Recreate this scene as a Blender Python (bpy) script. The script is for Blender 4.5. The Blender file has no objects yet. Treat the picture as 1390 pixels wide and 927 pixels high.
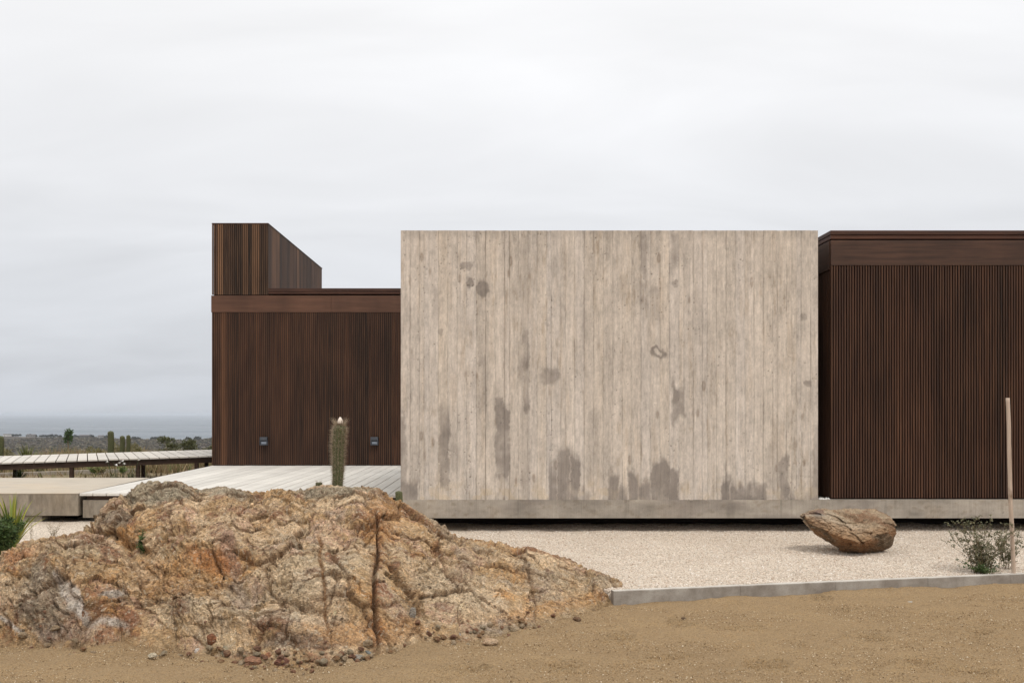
import bpy, math, random
import numpy as np
from mathutils import Vector, Matrix, noise as mn

# ------------------------------------------------------------------ camera
scene = bpy.context.scene
COL = scene.collection
F, CX, CY, EYE = 1350.0, 674.0, 561.5, 1.72      # lens in photo pixels, vanishing point, eye height
cam_d = bpy.data.cameras.new('camera')
cam = bpy.data.objects.new('camera', cam_d); COL.objects.link(cam)
cam.location = (0, 0, EYE); cam.rotation_euler = (math.radians(90), 0, 0)
cam_d.sensor_width = 36; cam_d.lens = F / 1390 * 36
cam_d.shift_x = (695 - CX) / 1390; cam_d.shift_y = (CY - 463.5) / 1390
cam_d.clip_start = 0.05; cam_d.clip_end = 200000
scene.camera = cam

# ------------------------------------------------------------------ sky
SUN_EL, SUN_AZ = math.radians(56), math.radians(28)     # azimuth: to the right of straight behind the camera
w = bpy.data.worlds.new('World'); scene.world = w; w.use_nodes = True
wt = w.node_tree; wt.nodes.clear()
def wn(t, **k):
    n = wt.nodes.new(t)
    for a, b in k.items(): setattr(n, a, b)
    return n
sky = wn('ShaderNodeTexSky', sky_type='NISHITA', sun_disc=False, sun_elevation=SUN_EL,
         sun_rotation=math.pi - SUN_AZ, air_density=1.0, dust_density=3.0)
tc = wn('ShaderNodeTexCoord'); sep = wn('ShaderNodeSeparateXYZ')
wt.links.new(tc.outputs['Generated'], sep.inputs[0])
ramp = wn('ShaderNodeValToRGB')
cr = ramp.color_ramp
cr.elements[0].position = 0.0; cr.elements[0].color = (.63, .665, .72, 1)
cr.elements[1].position = 1.0; cr.elements[1].color = (.97, .97, .97, 1)
for p, c in ((.045, (.68, .705, .75, 1)), (.11, (.78, .80, .84, 1)), (.20, (.895, .905, .93, 1)), (.36, (1.0, 1.0, 1.01, 1))):
    e = cr.elements.new(p); e.color = c
wt.links.new(sep.outputs['Z'], ramp.inputs[0])
# brighter towards the zenith, like any overcast sky
mr = wn('ShaderNodeMapRange'); mr.inputs[1].default_value = .36; mr.inputs[2].default_value = 1
mr.inputs[3].default_value = 1.0; mr.inputs[4].default_value = 1.45
wt.links.new(sep.outputs['Z'], mr.inputs[0])
# cloud layer: direction projected on a flat ceiling
ma = wn('ShaderNodeMath', operation='ADD'); ma.inputs[1].default_value = .22
wt.links.new(sep.outputs['Z'], ma.inputs[0])
cmb = wn('ShaderNodeCombineXYZ')
for i, ax in enumerate('XY'):
    d = wn('ShaderNodeMath', operation='DIVIDE'); wt.links.new(sep.outputs[ax], d.inputs[0]); wt.links.new(ma.outputs[0], d.inputs[1])
    wt.links.new(d.outputs[0], cmb.inputs[i])
mp = wn('ShaderNodeMapping'); mp.inputs['Rotation'].default_value = (0, 0, .5); mp.inputs['Scale'].default_value = (.8, 1.6, 1)
wt.links.new(cmb.outputs[0], mp.inputs[0])
nz = wn('ShaderNodeTexNoise'); nz.inputs['Scale'].default_value = 1.3; nz.inputs['Detail'].default_value = 5; nz.inputs['Roughness'].default_value = .5
nz.inputs['Distortion'].default_value = .5
wt.links.new(mp.outputs[0], nz.inputs['Vector'])
mc = wn('ShaderNodeMapRange'); mc.inputs[1].default_value = .3; mc.inputs[2].default_value = .7; mc.inputs[3].default_value = .90; mc.inputs[4].default_value = 1.06
wt.links.new(nz.outputs[0], mc.inputs[0])
mm = wn('ShaderNodeMath', operation='MULTIPLY'); wt.links.new(mr.outputs[0], mm.inputs[0]); wt.links.new(mc.outputs[0], mm.inputs[1])
bg1 = wn('ShaderNodeBackground'); wt.links.new(ramp.outputs[0], bg1.inputs[0]); wt.links.new(mm.outputs[0], bg1.inputs[1])
bg2 = wn('ShaderNodeBackground'); wt.links.new(sky.outputs[0], bg2.inputs[0]); bg2.inputs[1].default_value = .08
mx = wn('ShaderNodeMixShader'); mx.inputs[0].default_value = .06
wt.links.new(bg1.outputs[0], mx.inputs[1]); wt.links.new(bg2.outputs[0], mx.inputs[2])
wo = wn('ShaderNodeOutputWorld'); wt.links.new(mx.outputs[0], wo.inputs[0])

sl = bpy.data.lights.new('sun', 'SUN'); sl.energy = 1.5; sl.angle = math.radians(16); sl.color = (1, .955, .89)
so = bpy.data.objects.new('sun', sl); COL.objects.link(so)
sd = Vector((math.sin(SUN_AZ) * math.cos(SUN_EL), -math.cos(SUN_AZ) * math.cos(SUN_EL), math.sin(SUN_EL)))
so.rotation_euler = sd.to_track_quat('Z', 'Y').to_euler(); so.location = (5, -5, 20)

vs = scene.view_settings
vs.view_transform = 'Standard'; vs.look = 'None'; vs.gamma = 1; vs.use_curve_mapping = False; vs.exposure = 0.0
scene.cycles.volume_bounces = 1; scene.cycles.max_bounces = 6

# ------------------------------------------------------------------ helpers
rng = np.random.default_rng(7); random.seed(7)
def U(px, D): return (px - CX) / F * D
def Zp(py, D): return EYE - (py - CY) / F * D
def Dz(py, z): return (EYE - z) * F / (py - CY)

def tag(o, label=None, cat=None, group=None, kind=None):
    if label: o['label'] = label
    if cat: o['category'] = cat
    if group: o['group'] = group
    if kind: o['kind'] = kind
    return o
def empty(name, loc=(0, 0, 0), parent=None):
    o = bpy.data.objects.new(name, None); COL.objects.link(o); o.location = loc; o.empty_display_size = .2
    if parent: o.parent = parent
    return o
def npmesh(name, V, Fc, mat, parent=None, smooth=False, attrs=None, fattrs=None, loc=None, link=True):
    """V (n,3), Fc (m,k) -> one mesh object. attrs: point attributes {name: (n,) or (n,3)}"""
    V = np.asarray(V, np.float64); Fc = np.asarray(Fc, np.int32)
    me = bpy.data.meshes.new(name)
    k = Fc.shape[1]
    me.vertices.add(len(V)); me.vertices.foreach_set('co', V.astype(np.float32).ravel())
    me.loops.add(Fc.size); me.loops.foreach_set('vertex_index', Fc.ravel())
    me.polygons.add(len(Fc)); me.polygons.foreach_set('loop_start', np.arange(0, Fc.size, k, dtype=np.int32))
    me.update(calc_edges=True)
    if smooth: me.polygons.foreach_set('use_smooth', np.ones(len(Fc), bool))
    for dom, dd in (('POINT', attrs), ('FACE', fattrs)):
        for a, v in (dd or {}).items():
            v = np.asarray(v)
            if v.ndim == 2:
                at = me.attributes.new(a, 'FLOAT_COLOR', dom)
                c = np.ones((len(v), 4), np.float32); c[:, :3] = v; at.data.foreach_set('color', c.ravel())
            else:
                at = me.attributes.new(a, 'FLOAT', dom); at.data.foreach_set('value', v.astype(np.float32))
    me.materials.append(mat)
    o = bpy.data.objects.new(name, me)
    if link: COL.objects.link(o)
    if parent: o.parent = parent
    if loc: o.location = loc
    return o
class MB:
    """collects shapes into one mesh"""
    def __init__(s): s.v = []; s.f = []; s.a = []
    def add(s, V, Fs, a=0.0):
        b = len(s.v); s.v += [tuple(p) for p in V]
        for f in Fs: s.f.append([i + b for i in f]); s.a.append(a)
    def box(s, x0, x1, y0, y1, z0, z1, a=0.0):
        s.add([(x0,y0,z0),(x1,y0,z0),(x1,y1,z0),(x0,y1,z0),(x0,y0,z1),(x1,y0,z1),(x1,y1,z1),(x0,y1,z1)],
              [(0,3,2,1),(4,5,6,7),(0,1,5,4),(1,2,6,5),(2,3,7,6),(3,0,4,7)], a)
    def tube(s, pts, rad, n=6, a=0.0, cap=True):
        pts = [Vector(p) for p in pts]; rings = []
        for i, p in enumerate(pts):
            d = (pts[min(i+1, len(pts)-1)] - pts[max(i-1, 0)]).normalized()
            u = d.cross(Vector((.3, .9, .2))).normalized(); v = d.cross(u)
            r = rad[i] if hasattr(rad, '__len__') else rad
            rings.append([p + (u * math.cos(t) + v * math.sin(t)) * r for t in [2*math.pi*k/n for k in range(n)]])
        V = [q for r in rings for q in r]; Fs = []
        for i in range(len(pts)-1):
            for k in range(n):
                Fs.append((i*n+k, i*n+(k+1) % n, (i+1)*n+(k+1) % n, (i+1)*n+k))
        if cap: Fs += [tuple(range(n))[::-1], tuple(range((len(pts)-1)*n, len(pts)*n))]
        s.add(V, Fs, a)
    def leaf(s, p, d, nrm, L, W, a=0.0, fold=.15):
        p = Vector(p); d = Vector(d).normalized(); u = d.cross(Vector(nrm)).normalized(); n = u.cross(d)
        s.add([p, p + d*L*.5 + u*W*.5 + n*W*fold, p + d*L, p + d*L*.5 - u*W*.5 + n*W*fold], [(0,1,2),(0,2,3)], a)
    def build(s, name, mat, parent=None, smooth=False, bevel=0, loc=None):
        me = bpy.data.meshes.new(name); me.from_pydata(s.v, [], s.f); me.update()
        at = me.attributes.new('rnd', 'FLOAT', 'FACE'); at.data.foreach_set('value', np.array(s.a, np.float32))
        if smooth: me.polygons.foreach_set('use_smooth', np.ones(len(s.f), bool))
        me.materials.append(mat)
        o = bpy.data.objects.new(name, me); COL.objects.link(o)
        if parent: o.parent = parent
        if loc: o.location = loc
        if bevel:
            m = o.modifiers.new('bevel', 'BEVEL'); m.width = bevel; m.segments = 2; m.limit_method = 'ANGLE'
        return o
def copy_tree(o, parent=None):
    c = o.copy(); COL.objects.link(c); c.parent = parent
    for ch in [x for x in COL.objects if x.parent == o]: copy_tree(ch, c)
    return c

# numpy noise -------------------------------------------------------
def _h(ix, iy, iz, s):
    h = (ix.astype(np.int64) * 374761393 + iy.astype(np.int64) * 668265263 + iz.astype(np.int64) * 2147483647 + s * 1274126177) & 0xFFFFFFFF
    h = ((h ^ (h >> 13)) * 1274126177) & 0xFFFFFFFF
    h = ((h ^ (h >> 15)) * 2246822519) & 0xFFFFFFFF
    return (h ^ (h >> 16)) & 0xFFFFFFFF
def _r(ix, iy, iz, s): return _h(ix, iy, iz, s) / 4294967295.0
def vnoise(P, s=0):
    P = np.asarray(P); I = np.floor(P).astype(np.int64); f = P - I; f = f*f*f*(f*(f*6-15)+10)
    out = 0
    for dx in (0, 1):
        wx = f[..., 0] if dx else 1 - f[..., 0]
        for dy in (0, 1):
            wy = f[..., 1] if dy else 1 - f[..., 1]
            for dz in (0, 1):
                wz = f[..., 2] if dz else 1 - f[..., 2]
                out = out + wx*wy*wz*_r(I[..., 0]+dx, I[..., 1]+dy, I[..., 2]+dz, s)
    return out * 2 - 1
def fbm(P, oct=4, s=0, gain=.5, lac=2.03, ridge=False):
    o = 0; a = 1; t = 0; P = np.asarray(P, float)
    for i in range(oct):
        n = vnoise(P + 17.3 * i, s + i)
        if ridge: n = 1 - 2*np.abs(n)
        o = o + a*n; t += a; a *= gain; P = P * lac
    return o / t
def worley(P, s=0):
    """F1, F2, id of the nearest cell in 0..1, vector from its centre"""
    P = np.asarray(P); I = np.floor(P).astype(np.int64)
    F1 = np.full(P.shape[:-1], 9.0); F2 = F1.copy(); ID = np.zeros_like(F1); VEC = np.zeros_like(P)
    for dx in (-1, 0, 1):
        for dy in (-1, 0, 1):
            for dz in (-1, 0, 1):
                a, b, c = I[..., 0]+dx, I[..., 1]+dy, I[..., 2]+dz
                q = np.stack([a + .1 + .8*_r(a, b, c, s+1), b + .1 + .8*_r(a, b, c, s+2), c + .1 + .8*_r(a, b, c, s+3)], -1)
                v = P - q; d = np.sqrt((v*v).sum(-1)); m = d < F1
                F2 = np.where(m, F1, np.minimum(F2, d)); F1 = np.where(m, d, F1)
                ID = np.where(m, _r(a, b, c, s+4), ID); VEC[m] = v[m]
    return F1, F2, ID, VEC
def facet(P, s):
    """planes tilted at random per cell: broken-rock relief"""
    F1, F2, ID, V = worley(P, s)
    th = ID * 50.1; ph = (ID * 977.7) % 1 * 2 - 1
    n = np.stack([np.cos(th), np.sin(th), ph], -1)
    return (V*n).sum(-1), F2 - F1, ID
def sstep(a, b, x): t = np.clip((x-a)/(b-a), 0, 1); return t*t*(3-2*t)
def gridfaces(nr, nc):
    i = np.arange(nr*nc).reshape(nr, nc)
    return np.stack([i[:-1, :-1], i[:-1, 1:], i[1:, 1:], i[1:, :-1]], -1).reshape(-1, 4)

# ------------------------------------------------------------------ materials
class NT:
    def __init__(s, name, rough=.9, spec=.3):
        s.m = bpy.data.materials.new(name); s.m.use_nodes = True; s.t = s.m.node_tree
        s.b = s.t.nodes['Principled BSDF']; s.b.inputs['Roughness'].default_value = rough
        s.b.inputs['Specular IOR Level'].default_value = spec
        s.tc = None
    def n(s, t, ins=None, **k):
        x = s.t.nodes.new(t)
        for a, b in k.items(): setattr(x, a, b)
        for a, b in (ins or {}).items(): s.set(x.inputs[a], b)
        return x
    def set(s, sock, v):
        if isinstance(v, bpy.types.NodeSocket): s.t.links.new(v, sock)
        elif isinstance(v, tuple) and len(v) == 3 and sock.type == 'RGBA': sock.default_value = (*v, 1)
        else: sock.default_value = v
    def co(s, scale=(1, 1, 1), rot=(0, 0, 0)):
        if not s.tc: s.tc = s.n('ShaderNodeTexCoord')
        return s.n('ShaderNodeMapping', {'Vector': s.tc.outputs['Object'], 'Scale': scale, 'Rotation': rot}).outputs[0]
    def noise(s, vec, scale, detail=3, rough=.55, dist=0):
        return s.n('ShaderNodeTexNoise', {'Vector': vec, 'Scale': scale, 'Detail': detail, 'Roughness': rough, 'Distortion': dist}).outputs[0]
    def rng(s, v, a, b, c=0., d=1.):
        return s.n('ShaderNodeMapRange', {0: v, 1: a, 2: b, 3: c, 4: d}).outputs[0]
    def mix(s, f, a, b, mode='MIX'):
        x = s.n('ShaderNodeMix', data_type='RGBA', blend_type=mode)
        s.set(x.inputs[0], f); s.set(x.inputs[6], a); s.set(x.inputs[7], b); return x.outputs[2]
    def math(s, op, a, b=0.):
        return s.n('ShaderNodeMath', {0: a, 1: b}, operation=op).outputs[0]
    def attr(s, name, out='Color'): return s.n('ShaderNodeAttribute', attribute_name=name).outputs[out]
    def color(s, v): s.set(s.b.inputs['Base Color'], v)
    def bump(s, h, dist, strength=1.0, prev=None):
        x = s.n('ShaderNodeBump', {'Height': h, 'Distance': dist, 'Strength': strength})
        if prev: s.set(x.inputs['Normal'], prev)
        s.set(s.b.inputs['Normal'], x.outputs[0]); return x.outputs[0]

def mat_plain(name, c, rough=.8, var=.15, scale=20, bump=0, spec=.3, stretch=(1, 1, 1)):
    t = NT(name, rough, spec); v = t.co(stretch)
    n = t.noise(v, scale, 4)
    t.color(t.mix(t.rng(n, .3, .7), tuple(x*(1-var) for x in c), tuple(min(x*(1+var), .95) for x in c)))
    if bump: t.bump(n, bump)
    return t.m
def mat_leaf(name, a, b, rough=.6):
    t = NT(name, rough, .3); r = t.attr('rnd', 'Fac')
    t.color(t.mix(r, a, b)); return t.m

# wood battens: tone per board from the 'rnd' attribute, grain stretched up the board
def mat_wood(name, dark, mid, warm, gscale=(60, 60, 1.2), gain=1.0):
    t = NT(name, .58, .28); r = t.attr('rnd', 'Fac')
    g = t.noise(t.co(gscale), 1.0, 4, .6); big = t.noise(t.co((1.2, 1.2, .6)), 1.0, 3)
    c = t.mix(r, dark, mid); c = t.mix(t.rng(r, .72, 1.0), c, warm)
    c = t.mix(t.rng(g, .3, .75), c, t.mix(.5, c, warm))
    k = t.rng(g, .25, .75, .72*gain, 1.22*gain); k2 = t.rng(big, .35, .65, .8, 1.15)
    kk = t.math('MULTIPLY', k, k2)
    kc = t.n('ShaderNodeCombineColor', {0: kk, 1: kk, 2: kk}).outputs[0]
    t.color(t.mix(1.0, c, kc, 'MULTIPLY')); t.bump(g, .0012, .6); return t.m
M = {}
M['slat'] = mat_wood('dark_stained_battens', (.018, .010, .007), (.080, .034, .019), (.165, .078, .040))
M['slat_top'] = mat_wood('weathered_battens', (.018, .012, .009), (.095, .050, .031), (.185, .098, .052))
M['fascia'] = mat_wood('stained_fascia_board', (.046, .026, .018), (.070, .034, .022), (.105, .050, .030), (1.4, 1.4, 22))
M['cap'] = mat_wood('stained_roof_cap', (.045, .021, .014), (.062, .028, .018), (.10, .040, .023), (1.2, 1.2, 30))
M['core'] = mat_plain('dark_membrane_behind_battens', (.018, .011, .008), .9)
M['beam'] = mat_wood('dark_timber_beam', (.040, .022, .014), (.060, .032, .020), (.09, .05, .03), (3, 3, 30))

def mat_deck(name, c, gs):
    t = NT(name, .7, .3); r = t.attr('rnd', 'Fac'); g = t.noise(t.co(gs), 1.0, 4, .6); b = t.noise(t.co(), 1.3, 4)
    k = t.math('MULTIPLY', t.math('MULTIPLY', t.rng(g, .3, .7, .9, 1.06), t.rng(r, 0, 1, .92, 1.06)), t.rng(b, .3, .7, .9, 1.06))
    kc = t.n('ShaderNodeCombineColor', {0: k, 1: k, 2: k}).outputs[0]
    t.color(t.mix(1.0, c, kc, 'MULTIPLY')); t.bump(g, .002, .5); return t.m
M['deck'] = mat_deck('pale_deck_boards', (.67, .635, .575), (30, .8, 30))
M['walk'] = mat_deck('pale_walkway_planks', (.62, .575, .51), (12, 4, 30))

# concrete whose tone is carried by the vertex attribute 'col'
t = NT('board_marked_concrete', .88, .25)
g = t.noise(t.co((70, 70, 2.5)), 1.0, 4, .65); f = t.noise(t.co(), 55, 4, .65); b = t.noise(t.co((1, 1, .5)), 2.5, 5, .6)
k = t.math('MULTIPLY', t.math('MULTIPLY', t.rng(g, .25, .75, .90, 1.09), t.rng(f, .3, .7, .93, 1.06)), t.rng(b, .3, .7, .93, 1.06))
kc = t.n('ShaderNodeCombineColor', {0: k, 1: k, 2: k}).outputs[0]
t.color(t.mix(1.0, t.attr('col'), kc, 'MULTIPLY'))
nb = t.bump(g, .003, .7); t.bump(f, .002, .6, nb); M['concrete'] = t.m
def mat_conc(name, c, streak=(1, 1, 1), amt=.12):
    t = NT(name, .9, .25); a = t.noise(t.co(streak), 2.2, 6, .62); f = t.noise(t.co(), 60, 3, .6); o = t.noise(t.co(), .9, 3)
    lo = tuple(x*(1-2*amt) for x in c); hi = tuple(x*(1+amt) for x in c)
    cc = t.mix(t.rng(a, .3, .7), lo, hi); cc = t.mix(t.rng(o, .5, .75, 0, .45), cc, (c[0]*1.1, c[1]*.98, c[2]*.82))
    cc = t.mix(t.rng(f, .55, .75, 0, .3), cc, lo)
    t.color(cc); t.bump(f, .003, .6); return t.m
M['terrace_top'] = mat_conc('terrace_screed', (.49, .43, .35), amt=.06)
M['conc_plain'] = mat_conc('plain_concrete', (.36, .315, .26), (3, 3, .6), .16)
M['conc_dark'] = mat_conc('weathered_concrete', (.27, .232, .185), (5, 5, 1.6), .26)
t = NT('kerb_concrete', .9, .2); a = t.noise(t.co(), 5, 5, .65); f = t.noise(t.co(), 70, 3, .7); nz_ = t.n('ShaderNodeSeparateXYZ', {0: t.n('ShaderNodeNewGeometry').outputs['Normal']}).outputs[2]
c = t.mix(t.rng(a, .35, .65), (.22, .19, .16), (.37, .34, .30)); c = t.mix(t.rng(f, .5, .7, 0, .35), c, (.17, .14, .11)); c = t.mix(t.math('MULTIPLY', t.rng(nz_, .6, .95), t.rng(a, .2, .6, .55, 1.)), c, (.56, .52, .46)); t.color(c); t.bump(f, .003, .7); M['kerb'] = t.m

# ------------------------------------------------------------------ sea, plain and ground
def kerb_y(X): return 8.93 + (X - 1.05) * .2307                  # line of the kerb's front face
SEA_Z = -40.0
def coast_y(X, Y): return 1226 - X*.64 + 40*fbm(np.stack([X*.004, Y*.004, 0*X], -1), 3, 77)
def land_z(X, Y):
    P = np.stack([X, Y, 0*X], -1); far = 2.2*fbm(P*.0045, 4, 51) + .5*fbm(P*.02, 3, 52); coast = coast_y(X, Y)
    land = -37.6 + far + 4.5*np.exp(-((X/np.maximum(Y, 1) + .287)/.012)**2)*sstep(1100, 1250, Y)*(1-sstep(coast-60, coast+40, Y))
    return land - 6*sstep(coast-10, coast+70, Y)
def build_ground():
    xs = np.concatenate([-np.geomspace(6000, 12, 150)[:-1], np.arange(-12, -5.2, .25), np.arange(-5.2, 5.4, .026), np.arange(5.4, 12, .25), np.geomspace(12, 6000, 50)])
    ys = np.concatenate([[-300, -60, -10, 0, 3, 5], np.arange(5.6, 10.6, .026), np.arange(10.6, 45, .4), np.geomspace(45, 300, 24), np.linspace(330, 1000, 12), np.linspace(1040, 2300, 90)])
    X, Y = np.meshgrid(xs, ys); P = np.stack([X, Y, 0*X], -1)
    near = (Y > 5) & (Y < 11)
    z = .02*fbm(P*.7, 3, 3)
    zz = .030*fbm(P*np.array([1.6, 2.6, 1]), 3, 11) + .016*fbm(P*np.array([5, 8, 1]), 3, 21) + .006*fbm(P*22, 3, 23)
    # scuffed hollows and ridges in the sand
    F1, F2, ID, V = worley(P*np.array([1.5, 2.6, 1]) + .25*np.stack([vnoise(P*2, 5), vnoise(P*2, 6), 0*X], -1), 31)
    zz += (ID > .6)*sstep(.0, .25, F2-F1)*(-.030*np.exp(-(F1/.2)**2) + .016*np.exp(-((F1-.32)/.09)**2))
    for (px, py, L_, W_, a_) in ((1010, 854, .26, .10, .2), (1155, 826, .2, .07, -.1), (905, 894, .34, .13, .1), (1180, 868, .3, .11, -.3), (1112, 816, .22, .07, -.2), (1250, 900, .3, .12, .3), (760, 905, .3, .11, -.2), (1040, 905, .34, .12, .15), (1330, 860, .26, .1, .1), (640, 912, .28, .1, .2), (930, 850, .2, .08, -.1), (1320, 915, .3, .12, -.2), (840, 868, .24, .09, .3)):
        d_ = Dz(py, 0.); cx_, cy_ = U(px, d_), d_; c_, s_ = math.cos(a_), math.sin(a_); uu = ((X-cx_)*c_ + (Y-cy_)*s_)/(L_*.5); vv = (-(X-cx_)*s_ + (Y-cy_)*c_)/(W_*.8); r_ = np.sqrt(uu*uu + vv*vv) + .25*vnoise(P*9, 41)
        zz = zz - .055*(1-sstep(.55, 1.0, r_)) + .032*np.exp(-((r_-1.2)/.22)**2)
    zz = zz + np.where(X > 1.0, (.012 + .028*np.clip((X-1)/4, 0, 1) + .012*vnoise(P*2.2, 44))*sstep(.55, .02, kerb_y(X)-Y), 0)   # sand banked against the kerb
    z = z + np.where(near, zz, 0)
    # tyre-smoothed strip rising a little against the rock and the kerb
    drop = sstep(38, 230, Y)
    far = 2.2*fbm(P*.0045, 4, 51) + .5*fbm(P*.02, 3, 52)
    land = land_z(X, Y)                # the shore comes nearer to the right
    z = z*(1-drop) + drop*np.where(Y > 900, np.maximum(land, -44), -37.6 + far*sstep(300, 900, Y))
    z = np.where(Y > 900, land, z)
    t = NT('ground', .95, .15); v = t.co()
    pos = t.n('ShaderNodeSeparateXYZ', {0: t.n('ShaderNodeNewGeometry').outputs['Position']})
    y = pos.outputs[1]
    n1 = t.noise(v, 1.1, 5, .6); n2 = t.noise(v, 75, 4, .75); n3 = t.noise(v, 9, 5, .7); n4 = t.noise(v, 190, 2, .6)
    sand = t.mix(t.rng(n1, .3, .7), (.375, .245, .122), (.490, .322, .156))
    sand = t.mix(t.rng(n3, .35, .7), sand, (.405, .265, .135))
    sand = t.mix(t.rng(n2, .34, .52, .85, 0), sand, (.095, .058, .028))
    sand = t.mix(t.rng(n4, .56, .66, 0, .8), sand, (.60, .48, .33))
    vo = t.n('ShaderNodeTexVoronoi', {'Vector': v, 'Scale': 62.}); 
    sand = t.mix(t.rng(vo.outputs['Color'], .1, .9, .0, .38), sand, (.42, .315, .195))
    m1 = t.noise(v, .8, 5); m2 = t.noise(v, 6, 4)
    soil = t.mix(t.rng(m1, .42, .6), (.34, .26, .17), (.20, .15, .09)); soil = t.mix(t.rng(m2, .45, .7), soil, (.16, .15, .07))
    # scrub plain far below
    s1 = t.noise(t.co((.018, .0035, .03)), 1.0, 5, .7); s2 = t.noise(t.co((.11, .006, .1)), 1.0, 4, .7); s3 = t.noise(t.co((.004, .012, .004)), 1.0, 3)
    scr = t.mix(t.rng(s1, .38, .62), (.020, .016, .014), (.090, .066, .056)); scr = t.mix(t.rng(s2, .48, .60, 0, .85), scr, (.022, .024, .014))
    scr = t.mix(t.rng(s3, .57, .62, 0, .75), scr, (.24, .20, .15))
    c = t.mix(t.rng(y, 15, 19), sand, soil); c = t.mix(t.rng(y, 45, 80), c, scr); t.color(c)
    k = t.rng(y, 13, 20, 1, 0)
    h = t.math('ADD', t.math('ADD', n2, t.math('MULTIPLY', n4, .4)), t.math('MULTIPLY', vo.outputs['Distance'], -.5))
    t.bump(h, .020, 1.0)
    V3 = np.stack([X, Y, z], -1).reshape(-1, 3)
    o = npmesh('ground', V3, gridfaces(len(ys), len(xs)), t.m, smooth=True); tag(o, kind='structure')
    # under the gravel bed the soil stays flat
    return o
build_ground()

def build_sea():
    t = NT('sea_water', .22, .5)
    t.b.inputs['IOR'].default_value = 1.33
    n = t.noise(t.co((.0006, .006, 1)), 1.0, 4, .6); t.color(t.mix(t.rng(n, .35, .65), (.055, .080, .105), (.10, .13, .155)))
    t.set(t.b.inputs['Roughness'], t.rng(n, .35, .65, .22, .45))
    t.bump(t.noise(t.co((.02, .06, 1)), 1.0, 4, .6), 1.2, .5)
    V = [(-60000, 900, SEA_Z), (60000, 900, SEA_Z), (60000, 62000, SEA_Z), (-60000, 62000, SEA_Z)]
    o = npmesh('sea', V, [(0, 1, 2, 3)], t.m); tag(o, kind='structure')
    # breaking surf along the shore and long swell lines further out
    m = MB()
    foam = mat_plain('surf_foam', (.80, .81, .82), .7, .05, 2)
    for (x0, x1, off, wd) in ((-545, -528, 0, 10), (-507, -488, 0, 14), (-527, -508, 6, 4)):
        n_ = 24; pts = []
        for i in range(n_ + 1):
            x = x0 + (x1-x0)*i/n_; y = 1226 - x*.64 + 40*float(fbm(np.array([x*.004, (1226-x*.64)*.004, 0.]), 3, 77)) + 62 + off
            ww = wd*math.sin(math.pi*min(max(i/n_, .02), .98))*(.7+.3*random.random())
            pts.append((x, y, ww))
        V = []; Fs = []
        for i, (x, y, ww) in enumerate(pts):
            V += [(x, y-ww/2, SEA_Z+.12), (x, y, SEA_Z+.8), (x, y+ww/2, SEA_Z+.12)]
            if i: Fs += [(3*i-3, 3*i, 3*i+1, 3*i-2), (3*i-2, 3*i+1, 3*i+2, 3*i-1)]
        m.add(V, Fs)
    s = m.build('surf', foam); tag(s, kind='stuff', label='white surf breaking along the far shore', cat='surf')
    # pale swell line further out
    m = MB(); rr = random.Random(3)
    for (y, x0, x1, wd) in ((3500, -1800, -1000, 30), (2600, -1350, -900, 9)):
        n_ = 40; V = []; Fs = []
        for i in range(n_+1):
            x = x0+(x1-x0)*i/n_; yy = y + 25*math.sin(i*.5) + rr.uniform(-8, 8); ww = wd*(.4+.6*abs(math.sin(i*.31)))
            V += [(x, yy-ww, SEA_Z+.3), (x, yy+ww, SEA_Z+.3)]
            if i: Fs.append((2*i-2, 2*i, 2*i+1, 2*i-1))
        m.add(V, Fs)
    s = m.build('swell', mat_plain('pale_swell', (.30, .33, .36), .5, .1, .01)); tag(s, kind='structure')
build_sea()

# air: one closed box of thin even haze
hz = bpy.data.materials.new('haze_air'); hz.use_nodes = True; ht = hz.node_tree; ht.nodes.clear()
pv = ht.nodes.new('ShaderNodeVolumePrincipled'); pv.inputs['Color'].default_value = (.80, .84, .90, 1); pv.inputs['Density'].default_value = .00009
ho = ht.nodes.new('ShaderNodeOutputMaterial'); ht.links.new(pv.outputs[0], ho.inputs['Volume'])
b = MB(); b.box(-61000, 61000, -400, 63000, -46, 9.0); o = b.build('haze', hz); tag(o, kind='stuff', label='thin sea haze lying over the coastal plain', cat='haze')

# ------------------------------------------------------------------ pale gravel bed
def grains(name, pts, size, mat, rr, flat=.65):
    tv = np.array([(1, 0, 0), (0, 1, 0), (-1, 0, 0), (0, -1, 0), (0, 0, 1), (0, 0, -1)], float)
    tf = np.array([(0, 1, 4), (1, 2, 4), (2, 3, 4), (3, 0, 4), (1, 0, 5), (2, 1, 5), (3, 2, 5), (0, 3, 5)])
    n = len(pts); a = rr.uniform(0, 6.28, n); tl = rr.uniform(-.6, .6, n)
    S = size[:, None, None]*tv[None]*np.stack([rr.uniform(.7, 1.3, n), rr.uniform(.5, 1, n), rr.uniform(.4, .9, n)*flat*1.4], -1)[:, None]
    ct, st = np.cos(tl)[:, None], np.sin(tl)[:, None]
    x, y, z = S[..., 0], S[..., 1], S[..., 2]; x, z = x*ct - z*st, x*st + z*ct
    ca, sa = np.cos(a)[:, None], np.sin(a)[:, None]; x, y = x*ca - y*sa, x*sa + y*ca
    V = np.stack([x, y, z], -1) + pts[:, None]
    Fc = tf[None] + (np.arange(n)*6)[:, None, None]
    return npmesh(name, V.reshape(-1, 3), Fc.reshape(-1, 3), mat, fattrs={'rnd': np.repeat(rr.random(n), 8)})
GZ = .12
def gz(X, Y): 
    P = np.stack([X, Y, 0*X], -1)
    return GZ + .016*fbm(P*.9, 3, 41) + .016*fbm(P*np.array([4, 6, 1]), 3, 42)
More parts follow.
